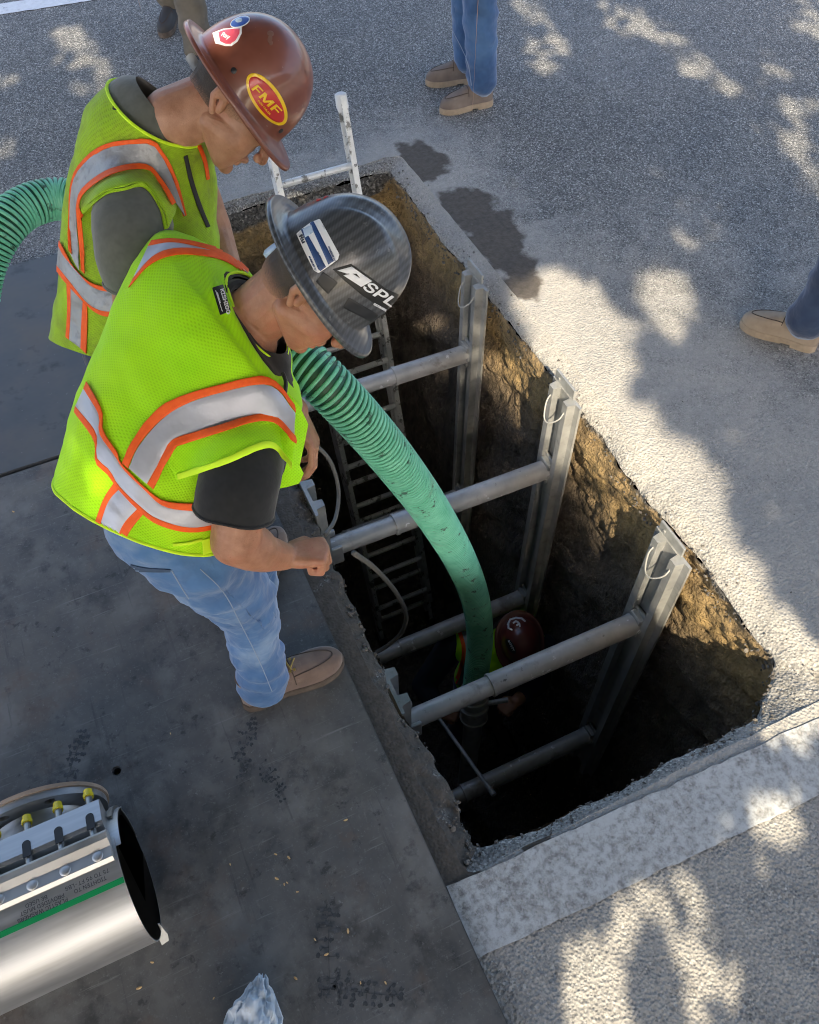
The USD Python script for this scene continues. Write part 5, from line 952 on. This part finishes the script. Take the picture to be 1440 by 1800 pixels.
vpart('orange_trim', [(346, 258), (356, 285), (362, 316)], [(352, 256), (362, 283), (367, 314)], 'orange_trim', vp1, vest1, 10, 3)
vpart('zip_edge', [(322, 275), (332, 320), (345, 360), (362, 400)], [(328, 272), (339, 318), (352, 358), (368, 398)], 'label_black', vp1, vest1, 16, 3)
vpart('binding', [(143, 368), (187, 337), (220, 328), (253, 322), (286, 368), (295, 401)], [(147, 376), (187, 344), (220, 335), (253, 330), (281, 371), (288, 404)], 'vest_dirty', vp1, capt1, 40, 3, .0015, .002, taut=True)
part('binding', hem_roll(vest1, 96, False), 'lime_binding', vp1)
part('name_label', decal(vest1, sg.Polygon([(203, 175), (213, 162), (216, 168), (207, 193), (200, 192)]).buffer(1), .0012, .001, 4), 'label_black', vp1, label='small black maker label')
hm1, hst1 = hat_mesh(hb1, f1, u1, A=.121, B=.104, Hd=.152, brim=.030, front=.026)
hat1 = part('hard_hat', hm1, 'hat_brown', m1, label='glossy brown full brim hard hat with stickers', smooth=True)
an = math.atan2(.80, .60)
sticker(hm1, hat1, ellipse(469, 174, 53, 24, .96), 'yellow_print', 'oval yellow and red sticker'); sticker(hm1, hat1, ellipse(468.5, 174.5, 47, 18.5, .96), 'red_print', None, .0012)
sticker(hm1, hat1, set_text('FMF', (440, 154), (16.0, 16.8), (8.8, -9.6), True, .12), 'yellow_print', None, .0018, step=4, name='lettering')
sticker(hm1, hat1, set_text('DON EMLER', (452.5, 176.5), (2.6, 3.1), (2.3, -2.0)), 'yellow_print', None, .0018, step=2, name='lettering')
Z1 = lambda x, y: (320 + x / 5.76, 20 + y / 5.76)
sticker(hm1, hat1, sg.Polygon([Z1(*p) for p in ((318, 225), (420, 185), (600, 165), (600, 220), (560, 300), (500, 345), (440, 345), (370, 325), (345, 322))]).buffer(1), 'white_print', 'round pink sticker with white edge')
sticker(hm1, hat1, sg.Polygon([Z1(*p) for p in ((372, 215), (440, 190), (588, 178), (585, 225), (545, 295), (495, 332), (445, 332), (390, 305))]), 'pink_print', None, .0012)
sticker(hm1, hat1, set_text('Ray', Z1(398, 250), (5.6, 2.6), (2.6, -6.6), True, .2), 'white_print', None, .0018, step=2, name='lettering')
sticker(hm1, hat1, ellipse(*Z1(590, 108), 18, 8.5, -.35), 'white_print', 'round blue sticker'); sticker(hm1, hat1, ellipse(*Z1(588, 110), 16.5, 7.3, -.35), 'blue_print', None, .0012); sticker(hm1, hat1, ellipse(*Z1(578, 98), 6, 3.4, -.2), 'pale_blue_print', None, .0018)
sticker(hm1, hat1, shapely.union_all([ellipse(*Z1(895, 225), 6, 5, .3), ellipse(*Z1(890, 280), 4, 7, .2), ellipse(*Z1(900, 320), 3.4, 4, .1)]), 'hat_edge', 'pale scuff', .0003, .0004)
for p in ((411, 124), (494, 230)):
    q, n_, ok = cast(hm1, EYE, np.array([ray(*p)])); part('rivet', tube(np.array([q[0] - n_[0] * .002, q[0] + n_[0] * .001, q[0] + n_[0] * .0022]), [.0058, .0058, .004], 14), 'dark_plastic', hat1)
part('sweat_band', tube(np.array([hb1 - u1 * .014 + f1 * .106 * math.cos(a) + s1 * .086 * math.sin(a) for a in np.linspace(0, 2 * np.pi, 50)]), .010, 8), 'dark_plastic', hat1)
kn = C(350, 126, 1.76); part('ratchet_strap', [tube(spline([C(334, 100, 1.74), C(345, 117, 1.74), C(362, 140, 1.75)], 12), .011, 10), tube(np.array([kn - f1 * .006, kn + f1 * .012]), .017, 18)], 'grey_plastic', hat1)

# ---- worker down in the trench, facing the camera's side
m3_ = thing('person', 'worker deep in the trench in maroon hard hat holding the hose coupling with both hands', 'person', (1.0, 1.6, FLOOR))
dW = 4.0; fW = unit(V(-.25, -.75, -.62)); uW = unit(np.cross(np.cross(fW, V(0, 0, 1)), fW)); uW = unit(V(0, 0, 1) - fW * fW[2]); sW = np.cross(fW, uW)
hbW = C(914, 1126, 4.32); hcW = hbW - uW * .045 + fW * .0
shA, shB = C(796, 1132, 4.42), C(954, 1138, 4.42); chest = (shA + shB) / 2 - V(0, 0, .10); pel = V(chest[0] + .02, chest[1] + .12, FLOOR + .93)
wA, wB = C(772, 1252, 4.40), C(908, 1232, 4.40); eA, eB = C(745, 1205, 4.50), C(945, 1200, 4.55)
vW = bones([((shA + unit(shB - shA) * .05, .085), (shB - unit(shB - shA) * .05, .085), (chest, .13)), ((chest + V(-.06, 0, 0), .125), (chest + V(.06, 0, 0), .125), (pel + V(-.06, 0, 0), .125), (pel + V(.06, 0, 0), .125))], .02, 6, [(8, .008)], 5)
vpW = part('safety_vest', vW, 'vest_bright', m3_, uv=planar_st(vW), label='lime safety vest')
part('shirt', bones([((shA, .075), (eA, .062)), ((eA, .062), (eA * .35 + wA * .65, .05)), ((shB, .075), (eB, .062)), ((eB, .062), (eB * .35 + wB * .65, .05)), ((chest + V(0, 0, .10), .08),)], .018, 5, [(12, .008)], 6), 'shirt_navy', m3_, smooth=True)
bW = bones(head_segs(hcW, fW, uW) + [((chest + V(0, 0, .05), .07), (hcW - uW * .05 - fW * .03, .058)), ((eA, .045), (wA, .032)), ((eB, .045), (wB, .032)), ((shA, .05), (eA, .045)), ((shB, .05), (eB, .045)), ((shA, .05), (shB, .05), (chest, .08)), ((chest, .09), (pel, .09)), ((pel, .08), (pel + V(-.1, 0, -.45), .055)), ((pel + V(-.1, 0, -.45), .055), (pel + V(-.12, .03, -.86), .04)), ((pel, .08), (pel + V(.1, 0, -.45), .055)), ((pel + V(.1, 0, -.45), .055), (pel + V(.12, .03, -.86), .04))]
    + hand_segs(wA, (h2 - h1) * V(1, 1, 1) + V(0, -.1, -.1), V(0, 0, -1), 1, (1.2, 1.4, .9), 1.0) + hand_segs(wB, (h1 - h2) + V(0, -.1, -.1), V(0, 0, -1), -1, (1.2, 1.4, .9), 1.0), .010, 5)
part('body', bW, 'skin_tan', m3_, smooth=True)
trW = bones([((pel + V(-.05, 0, 0), .13), (pel + V(.05, 0, 0), .13)), ((pel + V(-.08, 0, -.05), .11), (pel + V(-.1, 0, -.45), .085)), ((pel + V(-.1, 0, -.45), .085), (pel + V(-.12, .03, -.84), .08)), ((pel + V(.08, 0, -.05), .11), (pel + V(.1, 0, -.45), .085)), ((pel + V(.1, 0, -.45), .085), (pel + V(.12, .03, -.84), .08))], .025, 5, [(8, .01)], 7)
part('trousers', trW, 'jeans_dark', m3_, smooth=True)
for sgn in (-1, 1): boot(pel * V(1, 1, 0) + V(.12 * sgn, .06, FLOOR + .03), (.1 * sgn, -1), .31, 'boot_brown', 'sole_dark', m3_)
tgW = trimesh.util.concatenate([vW])
for A, B, mt in (([(800, 1098), (812, 1140), (806, 1180), (795, 1205)], [(806, 1096), (819, 1140), (812, 1182), (801, 1210)], 'orange_trim'), ([(806, 1096), (819, 1140), (812, 1182), (801, 1210)], [(818, 1092), (834, 1140), (826, 1186), (814, 1214)], 'reflective_dirty'), ([(940, 1100), (945, 1125), (940, 1150)], [(948, 1098), (952, 1125), (947, 1150)], 'orange_trim'), ([(862, 1205), (895, 1206), (915, 1200)], [(862, 1211), (895, 1212), (915, 1206)], 'orange_trim')):
    mm = ribbon(tgW, A, B, 16, 3)
    if len(mm.faces): part('vest_stripe', mm, mt, vpW, smooth=True)
hmW, _ = hat_mesh(hbW, fW, uW, brim=.03, front=.035)
hatW = part('hard_hat', hmW, 'hat_maroon', m3_, smooth=True, label='glossy maroon hard hat with white scribble')
cx_, cy_ = 903, 1100
sc_ = [(893, 1098), (897, 1089), (907, 1086), (917, 1087), (923, 1092)]
for pl in (sc_, [(894, 1097), (894, 1104), (900, 1107)], [(903, 1095), (907, 1092), (911, 1094)], [(909, 1099), (913, 1096), (914, 1101)]):
    try: sticker(hmW, hatW, sg.LineString(pl).buffer(1.5), 'white_print', None, .0006, step=3, name='scribble')
    except Exception as e: print('scribble', e)
try: sticker(hmW, hatW, ellipse(898, 1136, 15, 6, 1.05), 'label_black', 'black oval sticker'); sticker(hmW, hatW, set_text('SAFETY', (893, 1126), (1.8, 3.5), (2.7, -1.4)), 'white_print', None, .0014, step=2, name='lettering')
except Exception as e: print('stk', e)

# ---- three bystanders, of whom the photograph shows only legs and boots
def bystander(label, ankles, face, boots, soles, cloth, shirt, toes, L=.30, hipz=.93, hip=None, knees=None):
    a, b = [V(*q) for q in ankles]; F = unit(V(*face, 0)); S = V(-F[1], F[0], 0); mid = (a + b) / 2; hp_ = V(mid[0], mid[1], hipz) if hip is None else V(*hip)
    side = 1 if (a - b) @ S > 0 else -1
    t = thing('person', label, 'person', (mid[0], mid[1], 0)); seg = []; bs = []
    for q, sg_, kn_ in ((a, side, 0), (b, -side, 1)):
        k_ = (hp_ + S * .1 * sg_ + V(0, 0, -.02)) * .5 + q * .5 + F * .03 if knees is None else V(*knees[kn_])
        seg += [((hp_, .12), (hp_ + S * .085 * sg_ - V(0, 0, .05), .11)), ((hp_ + S * .085 * sg_ - V(0, 0, .05), .11), (k_, .086)), ((k_, .086), (q * .6 + k_ * .4, .078)), ((q * .6 + k_ * .4, .078), (q + V(0, 0, .02), .082))]
        bs += [((hp_ + S * .085 * sg_, .08), (k_, .055)), ((k_, .055), (q, .04))]
    m = bones(seg, .016, 6, [(7, .011), (24, .006)], 17 + len(label)); m = folds(m, .034, seed=33); m, hm_ = hemmed(m, .068)
    tp = part('trousers', m, cloth, t, smooth=True)
    for h_ in hm_: part('hem_stitch', h_, 'seam_thread' if 'jeans' in cloth else 'shoe_dark', tp)
    ch = hp_ + V(0, 0, .42); hd = hp_ + V(0, 0, .72) + F * .03; sh_ = [((hp_ + V(0, 0, .02), .135), (ch + S * .1, .12), (ch - S * .1, .12))]; sk = [((ch, .08), (hd, .055)), ((hp_, .1), (ch, .1))] + head_segs(hd + V(0, 0, .03), F, V(0, 0, 1))
    for s_ in (1, -1):
        e = ch + S * .24 * s_ - V(0, 0, .24); w = e + F * .12 - V(0, 0, .2); sh_ += [((ch + S * .17 * s_ + V(0, 0, .04), .07), (e, .055))]; sk += [((ch + S * .17 * s_, .055), (e, .043)), ((e, .043), (w, .03))] + hand_segs(w, V(0, 0, -1) + F * .3, -S * s_, s_, (.3, .4, .3))
    part('shirt', bones(sh_, .025, 5, [(8, .008)]), shirt, t, smooth=True); part('body', bones(sk + bs, .012, 5), 'skin', t, smooth=True); hr_, fd_ = hair_mesh(hd + V(0, 0, .03), F, V(0, 0, 1)); part('hair', hr_, 'hair_brown', t, attrs={'fade': fd_})
    for q, td_ in zip((a, b), toes): X = unit(V(*td_, 0)); boot(V(q[0], q[1], 0) - X * L * .22, td_, L, boots, soles, t)
    return t, m, tp
nA = G(845, 176, .02); fA = G(812, 138, .02)
t_, m_, tp_ = bystander('standing person in mid blue jeans and brown pull-on boots, top centre', [(G(846, 160, .08)[0], G(846, 160, .08)[1], .12), (G(822, 118, .08)[0], G(822, 118, .08)[1], .12)], (-1, .12), 'boot_brown', 'sole_tan', 'jeans_mid', 'shirt_navy', [(-1, .10), (-1, .30)])
part('stitching', seam(m_, [(780, 0), (790, 40), (812, 85), (824, 115), (829, 150)], .002), 'seam_thread', tp_)
a_ = G(1412, 585, .06)
bystander('person at the right edge in dark jeans and tan boot, turned towards the trench', [(a_[0], a_[1], .12), (a_[0] + .32, a_[1] - .02, .12)], (-.55, .83), 'boot_tan', 'sole_tan', 'jeans_dark', 'shirt_olive', [(-.57, .82), (-.2, .98)], .31)
b_ = G(350, 92, .1); c2_ = G(308, 18, .1)
bystander('person in khaki trousers and dark shoes behind the brown hard hat, top left', [(b_[0], b_[1], .12), (c2_[0], c2_[1] + .1, .14)], (-.25, -.95), 'shoe_dark', 'sole_dark', 'khaki_cloth', 'shirt_olive', [(-.35, -.9), (-.5, -.8)])

# ------------------------------------------------------------------ trees standing behind the camera: their crowns shade the site, sun falls through the gaps
GAPS = [([(945, 490), (1000, 482), (1050, 500), (1090, 560), (1112, 640), (1102, 690), (1150, 740), (1210, 800), (1250, 900), (1320, 1010), (1440, 1160), (1440, 1235), (1330, 1090), (1180, 925), (1060, 765), (960, 615), (915, 540)], 1.0), ([(1130, 478), (1165, 458), (1198, 490), (1208, 545), (1185, 595), (1148, 570)], .95), ([(1195, 350), (1250, 340), (1255, 420), (1205, 445)], .45),
        ([(1150, 740), (1290, 790), (1360, 850), (1430, 960), (1440, 1180), (1250, 890)], .28), ([(985, 1670), (1000, 1640), (1045, 1640), (1095, 1700), (1120, 1760), (1150, 1860), (1000, 1860), (990, 1730)], .95), ([(1105, 1545), (1200, 1530), (1250, 1580), (1290, 1680), (1320, 1760), (1340, 1860), (1210, 1860), (1160, 1680)], .85),
        ([(1055, 1580), (1082, 1575), (1115, 1650), (1110, 1675), (1088, 1660)], .9), ([(1330, 1412), (1392, 1385), (1420, 1450), (1410, 1482), (1380, 1482), (1350, 1450)], .95), ([(1325, 1470), (1357, 1480), (1352, 1550), (1328, 1555)], .8), ([(1340, 1310), (1392, 1300), (1392, 1400), (1340, 1412)], .5), ([(1240, 1420), (1330, 1380), (1330, 1440), (1250, 1480)], .4),
        ([(905, 0), (950, 5), (962, 45), (925, 42)], .75), ([(925, 82), (972, 58), (994, 92), (962, 130), (928, 115)], .85), ([(1040, -10), (1150, 25), (1235, 100), (1300, 165), (1262, 175), (1175, 90), (1075, 42)], .8), ([(1340, 90), (1440, 190), (1440, 330), (1380, 245), (1325, 150)], .55), ([(1385, -20), (1460, -20), (1460, 80), (1405, 55)], .8), ([(1380, 220), (1460, 300), (1460, 380), (1370, 280)], .6),
        ([(95, 48), (142, 38), (165, 100), (194, 150), (182, 175), (148, 165), (115, 110)], .8), ([(-10, 118), (28, 140), (10, 158), (-10, 152)], .7), ([(-10, 238), (14, 250), (10, 278), (-10, 278)], .7), ([(688, 1405), (722, 1392), (728, 1445), (703, 1475)], .4), ([(-10, 615), (30, 640), (10, 685), (-10, 690)], .35)]
GP = [(sg.Polygon([G(*p)[:2] for p in pl]), pr) for pl, pr in GAPS]
GP += [(sg.Polygon([(1.33, .40), (1.60, .40), (1.60, 2.10), (1.35, 2.10)]), .95), (sg.Polygon([(1.22, 2.0), (1.36, 2.0), (1.36, 2.45), (1.22, 2.45)]), .5)]
def sun_ground(p): return p[:, :2] - SUN_D[:2] / SUN_D[2] * p[:, [2]]
q = C(130, 852, 1.64); GP.append((sg.Point(*sun_ground(q[None])[0]).buffer(.05), .8)); q = C(338, 52, 1.66); GP.append((sg.Point(*sun_ground(q[None])[0]).buffer(.05), .8))
leaf = []
def crown(n, x0, x1, seed):
    r = np.random.default_rng(seed); gxy = np.stack([r.uniform(x0, x1, n), np.where(r.random(n) < .35, r.uniform(-1.6, .75, n), r.uniform(-2.6, 9.5, n))], 1); lowb = gxy[:, 1] < .75; t = np.where(lowb, r.uniform(3.4, 5.2, n), r.uniform(6.2, 10.5, n)); c = np.c_[gxy, np.zeros(n)] + SUN_D * t[:, None]
    cx, hx_ = (x0 + x1) / 2, (x1 - x0) / 2 + .6; e = ((gxy[:, 0] - cx) / hx_) ** 2 * .55 + ((gxy[:, 1] - 3.4) / 6.6) ** 2 * .75 + np.where(lowb, ((t - 4.3) / 1.3) ** 2 * .25, ((t - 8.3) / 2.6) ** 2 * .5) + (meshkit.fbm(c * .55, 3, seed) - .5) * .45
    keep = e < 1.0
    for g_, pr in GP:
        ins = shapely.contains_xy(g_.buffer(.022 if g_.centroid.y < .9 else .055), gxy[:, 0], gxy[:, 1]); keep &= ~(ins & (r.random(n) < np.sqrt(pr) if pr < .9 else ins & (r.random(n) < .985)))
    keep0 = keep; c = c[keep]; n = len(c); X = r.normal(size=(n, 3)); X /= np.linalg.norm(X, axis=1, keepdims=True); Y = np.cross(X, r.normal(size=(n, 3))); Y /= np.linalg.norm(Y, axis=1, keepdims=True); s = np.where(lowb[keep0][:, None], r.uniform(.045, .068, (n, 1)), r.uniform(.075, .12, (n, 1)))
    Zn = np.cross(X, Y); pts = np.stack([c - X * s, c - Y * s * .55 + Zn * s * .12, c + X * s, c + Y * s * .55 + Zn * s * .12], 1).reshape(-1, 3); i = np.arange(n)[:, None] * 4
    return trimesh.Trimesh(pts, np.vstack([i + [0, 1, 2], i + [0, 2, 3]]), process=False), c
for (x0, x1), sd, lab in (((-3.6, 1.0), 41, 'broad leafy shade tree standing behind the camera on the left'), ((1.0, 5.8), 43, 'broad leafy shade tree standing behind the camera on the right')):
    cm, cc = crown(84000, x0, x1, sd); cen = cc.mean(0); foot = V(cen[0], cen[1] - 1.2, 0)
    tt = thing('shade_tree', lab, 'tree', foot)
    fork = foot + (cen - foot) * V(.35, .35, .55)
    part('trunk', tube(spline([foot, foot * .5 + fork * .5 + V(.1, 0, 0), fork], 14), np.linspace(.30, .17, 14), 14), 'bark', tt, smooth=True)
    r = np.random.default_rng(sd)
    for k in range(7):
        e = cc[r.integers(len(cc))]; e = fork * .25 + e * .75
        if any(g_.buffer(.3).contains(sg.Point(*sun_ground(p[None])[0])) for g_, _ in GP for p in (e, e * .5 + fork * .5)): continue
        part('limb', tube(spline([fork - V(0, 0, .1), fork * .55 + e * .45 + V(0, 0, .25), e], 10), np.linspace(.11, .025, 10), 8), 'bark', tt, smooth=True)
    part('crown', cm, 'leaf', tt, smooth=False)
